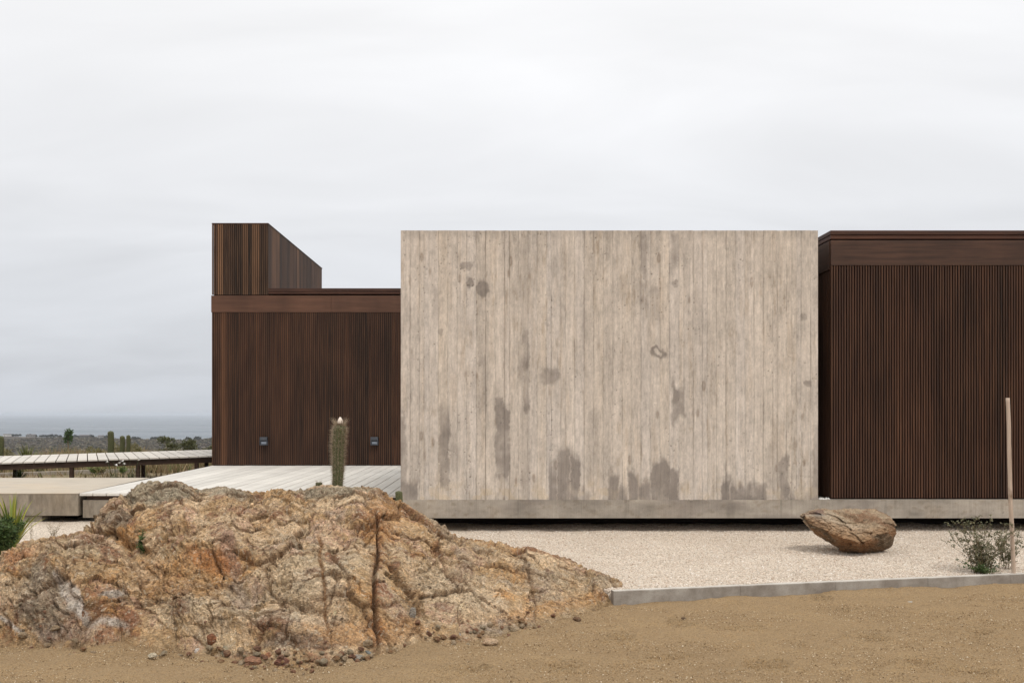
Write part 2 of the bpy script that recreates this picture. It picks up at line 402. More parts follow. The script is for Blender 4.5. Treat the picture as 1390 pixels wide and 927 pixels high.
def build_gravel():
    xs = np.concatenate([np.arange(-12, -1.2, .1), np.arange(-1.2, 8.2, .05)]); vs_ = np.concatenate([np.linspace(0, .5, 100), np.linspace(.505, 1, 40)])
    X, Vv = np.meshgrid(xs, vs_)
    y0 = np.where(X > 1.0, kerb_y(X) + .06, np.where(X < -4.4, 8.3, 9.0)); 
    y0 = np.where((X > -4.6) & (X < 1.0), 9.6 + (X-1)*.0, y0)
    y0 = np.interp(xs, [-12, -4.6, -4.0, -1.5, 1.0, 1.01, 8.3], [8.0, 8.2, 9.6, 9.7, 9.02, kerb_y(1.01)+.06, kerb_y(8.3)+.06])[None, :]
    Y = y0 + (15.6 - y0)*Vv
    Z = gz(X, Y); Z[0] -= .13
    t = NT('pale_gravel', .95, .15); v = t.co()
    vo = t.n('ShaderNodeTexVoronoi', {'Vector': v, 'Scale': 48.}); b = t.noise(v, 1.2, 5, .6); f = t.noise(v, 120, 2)
    c = t.mix(t.rng(b, .35, .65), (.66, .545, .43), (.78, .665, .54))
    c = t.mix(t.rng(vo.outputs['Color'], .0, 1., 0, .7), c, (.72, .65, .55)); c = t.mix(t.rng(vo.outputs['Distance'], .45, .75, 0, .75), c, (.27, .21, .155))
    t.color(c); t.bump(t.math('SUBTRACT', f, vo.outputs['Distance']), .012, .8)
    o = npmesh('gravel_ground', np.stack([X, Y, Z], -1).reshape(-1, 3), gridfaces(len(vs_), len(xs)), t.m, smooth=True); tag(o, kind='structure')
    rr = np.random.default_rng(5); n = 150000
    x = rr.uniform(-5.4, 7.2, n); yb = np.interp(x, [-12, -4.6, -4.0, -1.5, 1.0, 1.01, 8.3], [8.0, 8.2, 9.6, 9.7, 9.02, kerb_y(1.01)+.06, kerb_y(8.3)+.06])
    y = yb + (14.3-yb)*rr.random(n)**1.35
    keep = (x > -.4) | (x < -3.6); x, y = x[keep], y[keep]
    m = NT('gravel_chips', .9, .2); r = m.attr('rnd', 'Fac')
    cc = m.mix(m.rng(r, 0, .6), (.46, .35, .26), (.78, .67, .56)); cc = m.mix(m.rng(r, .6, 1), cc, (.80, .75, .68)); m.color(cc)
    g_ = grains('gravel_chips', np.stack([x, y, gz(x, y)+.002], -1), rr.uniform(.003, .008, len(x))*(1+1.2*(rr.random(len(x)) > .93)), m.m, rr)
    tag(g_, kind='stuff', label='loose pale stone chips covering the gravel bed', cat='gravel')
build_gravel()

def build_scrub():
    rr = np.random.default_rng(77); n = 9000; Y = rr.uniform(1020, 1720, n); k = rr.uniform(-.56, -.26, n); X = k*Y
    d = fbm(np.stack([X*.012, Y*.003, 0*X], -1), 3, 9); keep = (Y < coast_y(X, Y) - 12) & (d > rr.uniform(-.5, .35, n)); X, Y = X[keep], Y[keep]; sz = rr.uniform(1.2, 3.2, len(X))*(1 + .5*(rr.random(len(X)) > .9))
    t = NT('far_scrub', .95, .1); r = t.attr('rnd', 'Fac'); t.color(t.mix(t.rng(r, .75, .95), t.mix(t.rng(r, 0, .7), (.018, .020, .012), (.075, .060, .040)), (.16, .14, .10)))
    g_ = grains('scrub', np.stack([X, Y, land_z(X, Y) + .3], -1), sz, t.m, rr, .55); tag(g_, kind='stuff', label='low dark scrub dotted over the far coastal plain', cat='scrub')
build_scrub()

# ------------------------------------------------------------------ kerb
def build_kerb():
    root = empty('concrete_kerb', (1.05, 8.93, 0)); tag(root, 'long low grey concrete kerb between the pale gravel and the brown sand', 'kerb')
    ang = math.atan(.2307); root.rotation_euler.z = ang
    s = 0.0
    for L in (1.24, .98, 1.0, .93, 1.0, 1.0, 1.0, 1.0):
        m = MB(); j = random.uniform(-.002, .002)
        n = 24; V = []; Fs = []
        # prism with a worn arris, cut into slices so it is not ruler straight
        prof = [(0, -.2), (0, .124), (.006, .131), (.066, .131), (.072, .124), (.072, -.2)]
        for i in range(n+1):
            x = s + .0008 + (L-.0016)*i/n
            for (yy, zz) in prof:
                V.append((x, yy + j + .0018*mn.noise(Vector((x*3, yy*9, zz*5))), zz + (.003*mn.noise(Vector((x*4, 1, yy*30))) - (.0 if zz < .1 else abs(j)*.5))))
        k = len(prof)
        for i in range(n):
            for q in range(k-1): Fs.append((i*k+q, (i+1)*k+q, (i+1)*k+q+1, i*k+q+1))
        Fs.append(tuple(range(k))); Fs.append(tuple(range(n*k, n*k+k))[::-1])
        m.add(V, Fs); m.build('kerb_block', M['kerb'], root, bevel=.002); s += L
build_kerb()

# ------------------------------------------------------------------ the house
house = empty('house', (2.0, 13.5, .31))
tag(house, 'low modern house of board-marked concrete and dark timber slats on a floating slab', 'house')
def hp(o): o.parent = house; o.matrix_parent_inverse = Matrix.Translation((-2.0, -13.5, -.31)); return o
WX0, WX1, WY, SLAB0, SLAB1, WTOP = (544-CX)/100, (1110.5-CX)/100, 13.5, .305, .555, 4.205

def stains(PX, PY):
    """dark damp patches, in wall units of 1/100 m; board-aligned shapes with ragged tops"""
    P = np.stack([PX*.01, PY*.01, 0*PX], -1)
    dx = 3.0*fbm(P*6, 3, 61) + 1.6*fbm(P*25, 3, 62); dy = 15*fbm(P*np.array([9, 4, 1]), 3, 63) + 5*fbm(P*22, 2, 64)
    x = PX + dx; y = PY + dy; S = np.zeros_like(PX)
    def R(x0, x1, y0, y1, a, ex=2.0, ey=9):
        nonlocal S
        m = sstep(x0-ex, x0+ex, x)*(1-sstep(x1-ex, x1+ex, x))*sstep(y0-ey, y0+ey, y)*(1-sstep(y1-ey, y1+ey, y)); S = np.maximum(S, a*m)
    def E(cx, cy, rx, ry, a, hole=0):
        nonlocal S
        d = np.sqrt(((PX+dx*1.2-cx)/rx)**2 + ((PY+dy*.45-cy)/ry)**2); m = 1-sstep(.75, 1.15, d)
        if hole: m = m*sstep(hole-.2, hole+.15, d)
        S = np.maximum(S, a*m)
    R(596, 610, 552, 664, .62); R(612, 624, 600, 645, .4); R(672, 691, 545, 646, .78, 1.8)
    R(745, 756, 628, 690, .80); R(756, 774, 610, 690, .85); R(774, 787, 622, 690, .95); R(787, 800, 662, 690, .6)
    R(825, 840, 640, 690, .85); R(840, 853, 666, 690, .8); R(853, 866, 644, 690, .85); R(866, 884, 654, 690, .7); R(884, 909, 626, 690, .85); R(909, 922, 634, 690, .95)
    R(980, 992, 646, 690, .9); R(992, 1042, 658, 690, .85); R(1058, 1071, 626, 690, .85); R(1071, 1112, 668, 690, .7); R(1103, 1114, 586, 690, .55)
    R(1040, 1060, 600, 690, .25)
    R(536, 551, 560, 690, .6); R(536, 567, 653, 690, .9, 2)
    R(706, 719, 318, 690, .28, 1, 10); R(710, 719, 452, 560, .7, .8); R(707, 719, 628, 678, .45); R(704, 716, 480, 515, .5, 2)
    R(912, 930, 521, 573, .85, 2.5); R(868, 878, 320, 372, .5, 2); R(910, 920, 322, 372, .5, 3); R(868, 878, 380, 420, .3); R(884, 896, 395, 440, .3)
    R(745, 758, 352, 372, .3, 3); R(790, 797, 420, 470, .3); R(650, 662, 490, 560, .35, 3); R(587, 598, 395, 430, .35); R(800, 812, 560, 640, .22)
    E(635, 362, 9, 8, .75); E(638, 387, 7, 6, .75); E(656, 391, 8, 10, .85); E(747, 511, 14, 12, .72); E(893, 478, 11, 7.5, .95, .50)
    E(656, 497, 7, 4, .5); E(600, 450, 4, 6, .6); E(1095, 520, 5, 4, .6); E(1091, 432, 5, 6, .45); E(915, 385, 5, 4, .6); E(742, 440, 5, 3, .3)
    return S
def concrete_front(x0, x1, z0, z1, Y, name, slab=False, step=.0085, parent=None):
    nx = int((x1-x0)/step); nzv = int((z1-z0)/(step*1.15)); xs = np.linspace(x0, x1, nx); zs = np.linspace(z0, z1, nzv)
    X, Z = np.meshgrid(xs, zs); PX = X*100+CX; PY = CY - (Z-EYE)*100
    P = np.stack([X, 0*X, Z], -1); rr = np.random.default_rng(12)
    if not slab:
        edges = [x0]
        while edges[-1] < x1: edges.append(edges[-1] + rr.choice([.128, .128, .13, .125, .064]))
        edges = np.array(edges); idx = np.clip(np.searchsorted(edges, X+1e-6)-1, 0, len(edges)-2)
        off = rr.uniform(-.0075, .0075, len(edges)); tone = rr.normal(0, .034, len(edges)); warm = rr.normal(0, .025, len(edges)); tilt = rr.uniform(-.004, .004, len(edges))
        u = (X - edges[idx])/(edges[idx+1]-edges[idx]); dj = np.minimum(u, 1-u)*(edges[idx+1]-edges[idx])
        jn = fbm(np.stack([idx*3.1, 0*X, Z*2.4], -1), 3, 71)
        grv = np.exp(-(dj/.006)**2)*(.35+.65*sstep(-.2, .35, jn))
        rel = off[idx] + tilt[idx]*(u-.5)*2 - .006*grv
        # finish height of each lift of boards differs
        streak = fbm(np.stack([X*34, 0*X, Z*2.6 + idx*3.7], -1), 4, 72, .6); fine = fbm(np.stack([X*80, 0*X, Z*22], -1), 3, 73, .7)
        blotch = fbm(P*np.array([5.5, 1, 2.0]), 4, 74, .6); broad = fbm(P*.8, 3, 75)
        mott = fbm(np.stack([X*18, 0*X, Z*13 + idx*1.3], -1), 4, 98, .75)
        top = sstep(4.03+.05*vnoise(P*6, 3), 4.18, Z)
        L = 1 + tone[idx] + .20*streak + .19*fine + .13*blotch + .06*broad + .20*mott - .34*grv - .20*top*(.6+.5*blotch)
        brown = sstep(.12, .5, fbm(np.stack([X*16, 0*X, Z*1.5], -1), 4, 76, .55)) * .5
        dirt = sstep(.16, .50, fbm(np.stack([X*22, 0*X, Z*4.5], -1), 4, 79, .62))*sstep(-.15, .3, fbm(P*np.array([2.2, 1, 1.2]), 3, 89))
        blk = sstep(.25, .55, fbm(np.stack([X*9, 0*X, Z*.9], -1), 4, 80, .6))*sstep(-.1, .4, streak)*.5
        L -= .10*blk
        lime = sstep(.12, .45, fbm(np.stack([X*20, 0*X, Z*2.2 + idx], -1), 4, 87, .6)); L += .10*lime
        # knots with little rings, stretched up the board
        F1, F2, ID, V = worley(P*np.array([9, 1, 3.2]) + np.stack([.1*streak, 0*X, .1*blotch], -1), 81)
        kn = np.where(ID > .50, np.exp(-(F1/(.09 + .13*ID))**2)*sstep(-.5, .3, mott + .4*fine), 0)
        kr = np.where(ID > .87, np.exp(-((F1-.2)/.05)**2)*.5, 0)
        # blowholes
        G1, G2, GI, _ = worley(P*np.array([34, 1, 34]), 82); clus = sstep(-.05, .35, fbm(P*np.array([3, 1, 2.2]), 3, 83))
        pit = np.where(GI > .945 - .16*clus, 1-sstep(.16, .40, G1), 0)*(.35+.65*_r(np.floor(P[..., 0]*34), 0*X, np.floor(P[..., 2]*34), 5))*(.4+.6*clus)
        rel -= .012*pit; 
    else:
        streak = fbm(np.stack([X*9, 0*X, Z*30], -1), 4, 91, .6); blotch = fbm(P*np.array([2.5, 1, 5]), 4, 92, .6); broad = fbm(P*np.array([.9, 1, 1]), 3, 93)
        drip = sstep(.3, .6, fbm(np.stack([X*14, 0*X, Z*2.0], -1), 3, 94))
        L = .88 + .09*streak + .40*blotch + .20*broad - .16*drip
        L += np.exp(-((Z-z0-.012)/.008)**2)*.10
        brown = sstep(.1, .5, fbm(P*np.array([3, 1, 3]), 3, 95))*.5; dirt = sstep(.1, .5, fbm(P*np.array([12, 1, 20]), 4, 99, .65)); kn = kr = 0*X; warm = None
        G1, G2, GI, _ = worley(P*np.array([40, 1, 40]), 96); pit = np.where(GI > .93, 1-sstep(.08, .2, G1), 0)
        rel = .002*blotch - .008*pit
    S = stains(PX, PY) if not slab else np.clip(sstep(.0, .45, fbm(P*np.array([1.6, 1, 4]), 4, 97))*.55 + .12*sstep(.1, -.2, Z-z1+.1), 0, 1)
    base = np.array([.535, .468, .402]) if not slab else np.array([.385, .338, .282]); 
    C = base*L[..., None]
    C = C*(1 - brown[..., None]*np.array([.14, .20, .28])*.7) 
    C = C*(1 - dirt[..., None]*np.array([.16, .19, .23]))
    C = C*(1 - np.clip(kn + kr, 0, 1)[..., None]*np.array([.46, .50, .54]))
    if not slab: C = C*(1 + warm[idx][..., None]*np.array([.3, 0, -.6]))
    S = S*(.98 + .45*np.clip(blotch + .4*streak + .3*vnoise(P*9, 7), -1, .6)); S = np.clip(S*(1.08 + .30*vnoise(P*np.array([5, 1, 5]), 15) + .30*fbm(P*np.array([14, 1, 11]), 3, 16)), 0, 1); sc = np.array([.222, .190, .165])*(1 + .30*blotch + .14*streak)[..., None]
    C = C*(1-S[..., None]*.90) + sc*S[..., None]*.90
    if not slab:
        # pale lime scum above the stains, ochre rust scum at the foot
        foot = sstep(.95, .6, Z)*sstep(.05, .35, fbm(P*np.array([7, 1, 9]), 4, 88))*(1-S)
        C = C*(1-.35*foot[..., None]) + np.array([.52, .40, .25])*.35*foot[..., None]
    C = C*(1-.75*np.clip(pit, 0, 1)[..., None])
    V = np.stack([X, Y - rel, Z], -1)
    return npmesh(name, V.reshape(-1, 3), gridfaces(nzv, nx), M['concrete'], parent, True, {'col': np.clip(C, .02, .9).reshape(-1, 3)})

cv = empty('concrete_volume'); tag(cv, 'tall blank board-marked concrete box with grey damp stains'); hp(cv)
concrete_front(WX0, WX1, SLAB1-.004, WTOP, WY, 'board_marked_wall', parent=cv)
m = MB(); m.box(WX0+.001, WX1-.001, WY+.012, WY+5.2, SLAB1, WTOP-.004); m.build('wall_core', M['conc_plain'], cv)
fl = empty('floor_slab'); hp(fl); tag(fl, 'long grey concrete floor slab edge floating above the gravel')
concrete_front(WX0, 9.6, SLAB0, SLAB1, WY-.006, 'slab_edge', slab=True, step=.012, parent=fl)
m = MB(); m.box(WX0, 9.6, WY+.006, WY+9.0, SLAB0+.001, SLAB1-.003); m.build('slab_body', M['conc_plain'], fl)
m = MB(); m.box(WX0+.1, 9.0, WY+1.0, WY+1.3, -.1, SLAB0-.003); m.box(-14, WX0+.097, 17.3, 17.5, -.1, .2); hp(m.build('added_gap_wall', M['core']))  # dark walls added below slab and deck to make the gap blacker
# crumbs of mortar left in the corner beside the concrete box
m = MB()
for i in range(26):
    a = random.uniform(0, 6.28); x = 4.40 + random.uniform(0, .14); y = 13.52 + random.uniform(0, .15); r = random.uniform(.008, .022)
    m.add([(x-r, y-r, SLAB1), (x+r, y-r*.8, SLAB1), (x+r*.7, y+r, SLAB1), (x-r, y+r*.8, SLAB1), (x, y, SLAB1+r*1.1)], [(0, 1, 4), (1, 2, 4), (2, 3, 4), (3, 0, 4)])
hp(m.build('mortar_crumbs', mat_plain('mortar', (.62, .60, .56), .9, .1, 30)))

def slats(name, ax0, ax1, z0, z1, Y, pitch, mat, parent, group=4, depth=.026, side_x=None, y0=0, y1=0, slope=None, seed=1, wf=.58, tv=.30):
    """battens on a wall facing the camera (or, with side_x, on a wall facing right/left)"""
    rr = random.Random(seed); m = MB(); tone = .5; left = 0
    n = int((ax1-ax0)/pitch) if side_x is None else int((y1-y0)/pitch)
    for i in range(n):
        if left <= 0: tone = min(1, max(0, rr.gauss(.42, tv))); left = rr.choice([group, group, group+1, group-1])
        left -= 1; r = min(1, max(0, tone + rr.uniform(-.10, .10))); w_ = pitch*wf; dj = rr.uniform(-.0018, .0018)
        if side_x is None:
            x = ax0 + i*pitch; m.box(x, x+w_, Y-depth+dj, Y, z0+rr.uniform(0, .004), z1, r)
        else:
            y = y0 + i*pitch; sg = 1 if depth > 0 else -1; xa, xb = sorted((side_x, side_x+depth+dj)); m.box(xa, xb, y, y+w_, z0, z1, r)
    return m.build(name, mat, parent)
# --- left timber volume, far behind
LY = 22.4; LX0 = U(288, LY); LX1 = -.9; s60 = F/LY
def Zl(py): return Zp(py, LY)
lv = empty('timber_volume'); hp(lv); tag(lv, 'dark slatted timber wing standing on the pale deck')
DZ = .555
m = MB(); m.box(LX0+.03, LX1, LY, LY+8, DZ-.2, Zl(401.5)); m.build('wall_backing', M['core'], lv)
slats('slat_cladding', LX0+.002, LX1, DZ+.012, Zl(424.3), LY, .0432, M['slat'], lv, 4, seed=3, tv=.36)
slats('slat_cladding', 0, 0, DZ+.012, Zl(424.3), 0, .0432, M['slat'], lv, 4, depth=-.026, side_x=LX0+.03, y0=LY, y1=LY+8, seed=4)
m = MB(); xx = LX0-.012
for wd in (2.7, 2.7): m.box(xx, xx+wd-.003, LY-.036, LY+.0, Zl(424.2), Zl(401.4), random.random()); xx += wd
m.box(LX0-.012, LX0+.024, LY+.003, LY+8, Zl(424.2), Zl(401.4), .4)
m.build('fascia', M['fascia'], lv, bevel=.004)
BX1 = U(364.5, LY)
m = MB(); m.box(BX1+.012, LX1, LY-.05, LY+8, Zl(399.3), Zl(396.2), .8); m.box(BX1+.012, LX1, LY-.062, LY+8.0, Zl(396.0), Zl(391.8), .2)
m.build('roof_cap', M['cap'], lv, bevel=.004)
def wall_light(px, py):
    X, Zc = U(px, LY-.06), Zp(py, LY-.06); r = empty('wall_light', parent=lv)
    m = MB(); y1 = LY-.028; y0 = y1-.10
    m.box(X-.085, X+.085, y0+.012, y1, Zc+.005, Zc+.09); m.box(X-.085, X-.068, y0, y1, Zc-.09, Zc+.09); m.box(X+.068, X+.085, y0, y1, Zc-.09, Zc+.09)
    m.box(X-.068, X+.068, y1-.02, y1-.002, Zc-.09, Zc+.005); m.box(X-.068, X+.068, y0, y1, Zc-.092, Zc-.075); m.box(X-.068, X+.068, y0, y0+.012, Zc+.03, Zc+.09)
    m.build('housing', mat_plain('grey_cast_metal', (.055, .060, .072), .45, .1, 30, spec=.5), r, bevel=.003)
    m = MB(); m.box(X-.062, X+.062, y0+.03, y1-.024, Zc-.068, Zc-.01); m.build('lens', mat_plain('frosted_lens', (.22, .25, .30), .35, .1, 10, spec=.5), r, bevel=.004)
    return r
wall_light(358.5, 598.5); wall_light(508.5, 598.5)
# --- rooftop box
rb = empty('rooftop_box'); hp(rb); tag(rb, 'tall slatted timber box rising above the roof of the far wing')
BY1 = LY + 6.9; BT = Zp(304.6, LY)
m = MB(); m.box(LX0+.03, BX1-.028, LY+.002, BY1-.03, Zl(400.6), BT-.012); m.build('box_backing', M['core'], rb)
slats('slat_cladding', LX0+.004, BX1, Zl(400.4), BT, LY-.002, .0432, M['slat_top'], rb, 3, seed=8, tv=.5)
slats('slat_cladding', 0, 0, Zl(400.4), BT, 0, .062, M['slat_top'], rb, 4, depth=.026, side_x=BX1-.028, y0=LY, y1=BY1, seed=9)
m = MB(); m.box(LX0, BX1+.004, LY-.034, BY1+.01, BT+.001, BT+.022); m.build('box_cap', M['cap'], rb)
# --- right timber volume
rv = empty('timber_volume'); hp(rv); tag(rv, 'dark slatted timber wing right of the concrete box')
RY = WY + .10; RX0 = U(1127.6, RY)
def Zr(py): return Zp(py, RY)
m = MB(); m.box(RX0+.03, 9.4, RY+.03, RY+8, SLAB1+.002, Zr(327)); m.build('wall_backing', M['core'], rv)
slats('slat_cladding', RX0+.004, 9.4, SLAB1+.012, Zr(360.8), RY+.03, .0362, M['slat'], rv, 4, depth=.042, seed=14, wf=.52, tv=.15)
slats('slat_cladding', 0, 0, SLAB1+.012, Zr(366), 0, .0362, M['slat'], rv, 4, depth=-.024, side_x=RX0+.03, y0=RY+.05, y1=RY+8, seed=15)
m = MB(); xx = RX0-.002
for wd in (3.1, 3.0): m.box(xx, xx+wd-.003, RY-.018, RY+.03, Zr(360.6), Zr(326.6), random.random()); xx += wd
m.box(RX0-.01, RX0+.03, RY+.033, RY+8, Zr(365.5), Zr(326.6), .5)
m.build('fascia', M['fascia'], rv, bevel=.004)
m = MB(); m.box(RX0-.002, 9.5, RY-.014, RY+8, Zr(324.6), Zr(319.2), .9); m.box(RX0-.012, 9.5, RY-.03, RY+8, Zr(319.0), Zr(313.4), .2)
m.build('roof_cap', M['cap'], rv, bevel=.004)

# ------------------------------------------------------------------ deck and terrace
dk = empty('timber_deck', (-4.5, 14.5, DZ-.3)); tag(dk, 'pale board deck between the rock outcrop and the far slatted wing', 'deck')
def under(o, root): o.parent = root; o.matrix_parent_inverse = Matrix.Translation(-Vector(root.location)); return o
m = MB(); rr = random.Random(4); fy = 14.28
for i in range(28):
    xa = -6.125 + i*.199; xb = xa + .185
    skew = .27 if i == 0 else 0
    z1 = DZ + rr.uniform(-.0015, .0015); r = rr.random()
    y1_ = LY-.03
    s_ = -.27*(1 - 0) 
    # boards run to the wing; the outermost ones fan out slightly
    k = -.27*max(0, 1-i/6); k2 = -.27*max(0, 1-(i+1)/6)
    V = [(xa, fy+.33, DZ-.04), (xb, fy+.33, DZ-.04), (xb+k2, y1_, DZ-.04), (xa+k, y1_, DZ-.04), (xa, fy+.33, z1), (xb, fy+.33, z1), (xb+k2, y1_, z1), (xa+k, y1_, z1)]
    if xa > -4.2:
        for q in (0, 1, 4, 5): V[q] = (V[q][0], fy, V[q][2])
    m.add(V, [(0,3,2,1),(4,5,6,7),(0,1,5,4),(1,2,6,5),(2,3,7,6),(3,0,4,7)], r)
under(m.build('deck_boards', M['deck'], bevel=.003), dk)
for ya, yb, zb_ in ((14.70, 14.78, .10), (18.2, 18.3, .14), (22.0, 22.1, .14)):
    m = MB(); m.box(-6.05, -.6, ya, yb, DZ-zb_, DZ-.044, .2); under(m.build('joist', M['beam']), dk)
m = MB(); m.box(-6.095, -1.31, 14.655, 21.9, Zp(702, 14.7), DZ-.105); under(m.build('edge_beam', M['conc_dark']), dk)
ter = empty('concrete_terrace', (-8, 14.6, .1)); tag(ter, 'cream concrete terrace slab with stained front edge left of the deck', 'terrace')
xe = U(106.5, 14.6)
V = []; 
def prism(poly, z0, z1):
    n = len(poly); V = [(x, y, z0) for x, y in poly] + [(x, y, z1) for x, y in poly]
    return V, [tuple(range(n))[::-1], tuple(range(n, 2*n))] + [(i, (i+1) % n, n+(i+1) % n, n+i) for i in range(n)]
m = MB(); m.add(*prism([(-14, 14.6), (xe, 14.6), (U(203, 18.1), 18.1), (-14, 18.1)], DZ-.012, DZ+.002))
under(m.build('terrace_top', M['terrace_top'], bevel=.004), ter)
m = MB(); m.add(*prism([(-14, 14.606), (xe-.004, 14.606), (U(203, 18.1)-.004, 18.09), (-14, 18.09)], Zp(699.8, 14.6), DZ-.0125))
under(m.build('slab_edge', M['conc_dark'], bevel=.004), ter)
m = MB(); m.box(-14, U(57, 14.64), 14.64, 16.2, -.05, Zp(699.8, 14.6)-.002); under(m.build('footing', M['conc_dark'], bevel=.01), ter)

# ------------------------------------------------------------------ raised boardwalk behind
bw = empty('raised_boardwalk', (-9, 22.5, 0)); tag(bw, 'raised walkway of pale cross planks on dark posts behind the terrace', 'walkway')
e1 = Vector((.924, .382, 0)); e2 = Vector((-.382, .924, 0)); P0 = Vector((-10.95, 22.0, .636))
def wp(a, b, dz): 
    p = P0 + e1*a + e2*b; return (p.x, p.y, .636 + a*.018 + dz)
m = MB(); a = -4.0; rr = random.Random(6)
while a < 6.3:
    g = .200; r = rr.random(); a1 = a+g; b0 = max(0, (-10.95+.924*a1+6.46)/.382)
    V = [wp(a, b0, -.03), wp(a1, b0, -.03), wp(a1, 4.07, -.03), wp(a, 4.07, -.03), wp(a, b0, 0), wp(a1, b0, 0), wp(a1, 4.07, 0), wp(a, 4.07, 0)]
    m.add(V, [(0,3,2,1),(4,5,6,7),(0,1,5,4),(1,2,6,5),(2,3,7,6),(3,0,4,7)], r); a = a1 + .022
under(m.build('plank_surface', M['walk']), bw)
for b0, a9 in ((.06, 4.85), (2.1, 5.6), (3.85, 6.2)):
    m = MB(); V = []
    for a_ in (-4, a9):
        V += [wp(a_, b0, -.165), wp(a_, b0+.07, -.165), wp(a_, b0+.07, -.032), wp(a_, b0, -.032)]
    m.add(V, [(0,1,5,4),(1,2,6,5),(2,3,7,6),(3,0,4,7),(0,3,2,1),(4,5,6,7)]); under(m.build('edge_beam' if b0 != 2.1 else 'joist', M['beam']), bw)
def post_at(px, b):
    # find a where the wanted column is
    lo, hi = -4, 7
    for _ in range(40):
        mid = (lo+hi)/2; q = wp(mid, b, 0)
        if CX + F*q[0]/q[1] < px: lo = mid
        else: hi = mid
    q = wp(lo, b, 0); m = MB(); m.box(q[0]-.04, q[0]+.04, q[1]-.02, q[1]+.06, -.2, q[2]-.168, .3); under(m.build('post', M['beam']), bw)
for px, b in ((96.8, .09), (187, .09), (194, 2.13), (266.5, .09), (280, 2.13), (20, 3.88)): post_at(px, b)

gk = MB(); q0 = (U(-20, 27), 27.0); q1 = (U(262, 30.5), 30.5); q2 = (U(300, 31.5), 31.5)
gk.add(*prism([q0, q1, (q1[0], q1[1]+.18), (q0[0], q0[1]+.18)], -.05, .10)); gk.add(*prism([(q1[0]+.01, q1[1]), q2, (q2[0], q2[1]+.18), (q1[0]+.01, q1[1]+.18)], -.05, .10))
o = gk.build('garden_kerb', M['conc_plain'], bevel=.01); tag(o, 'low thin concrete edging strip seen under the raised boardwalk', 'kerb')

# ------------------------------------------------------------------ rock outcrop
SIL = np.array([(-90, 765), (-40, 756), (0, 750), (30, 734), (60, 729), (87, 725), (107, 721), (122, 708), (137, 690), (148, 677), (175, 668), (188, 656), (205, 652), (225, 653), (240, 652), (250, 655), (262, 661), (270, 664), (285, 662), (300, 659), (320, 663), (345, 667), (360, 666), (375, 662), (395, 665), (415, 663), (430, 658), (451, 657.5), (478, 661), (490, 659), (515, 662), (526, 669), (535, 678), (545, 678), (562, 690), (583, 702), (603, 713), (620, 727), (643, 731), (662, 733), (681, 735), (698, 742), (721, 741), (745, 750), (772, 757), (792, 768), (816, 776), (838, 785), (850, 794), (856, 812)], float)
FOOT = np.array([(-90, 872), (0, 878), (48, 881), (110, 889), (140, 884), (162, 874), (210, 882), (259, 890), (330, 901), (380, 908), (430, 907), (491, 899), (520, 892), (545, 882), (589, 872), (637, 872), (681, 861), (738, 846), (799, 829), (826, 820), (848, 806), (856, 803)], float)
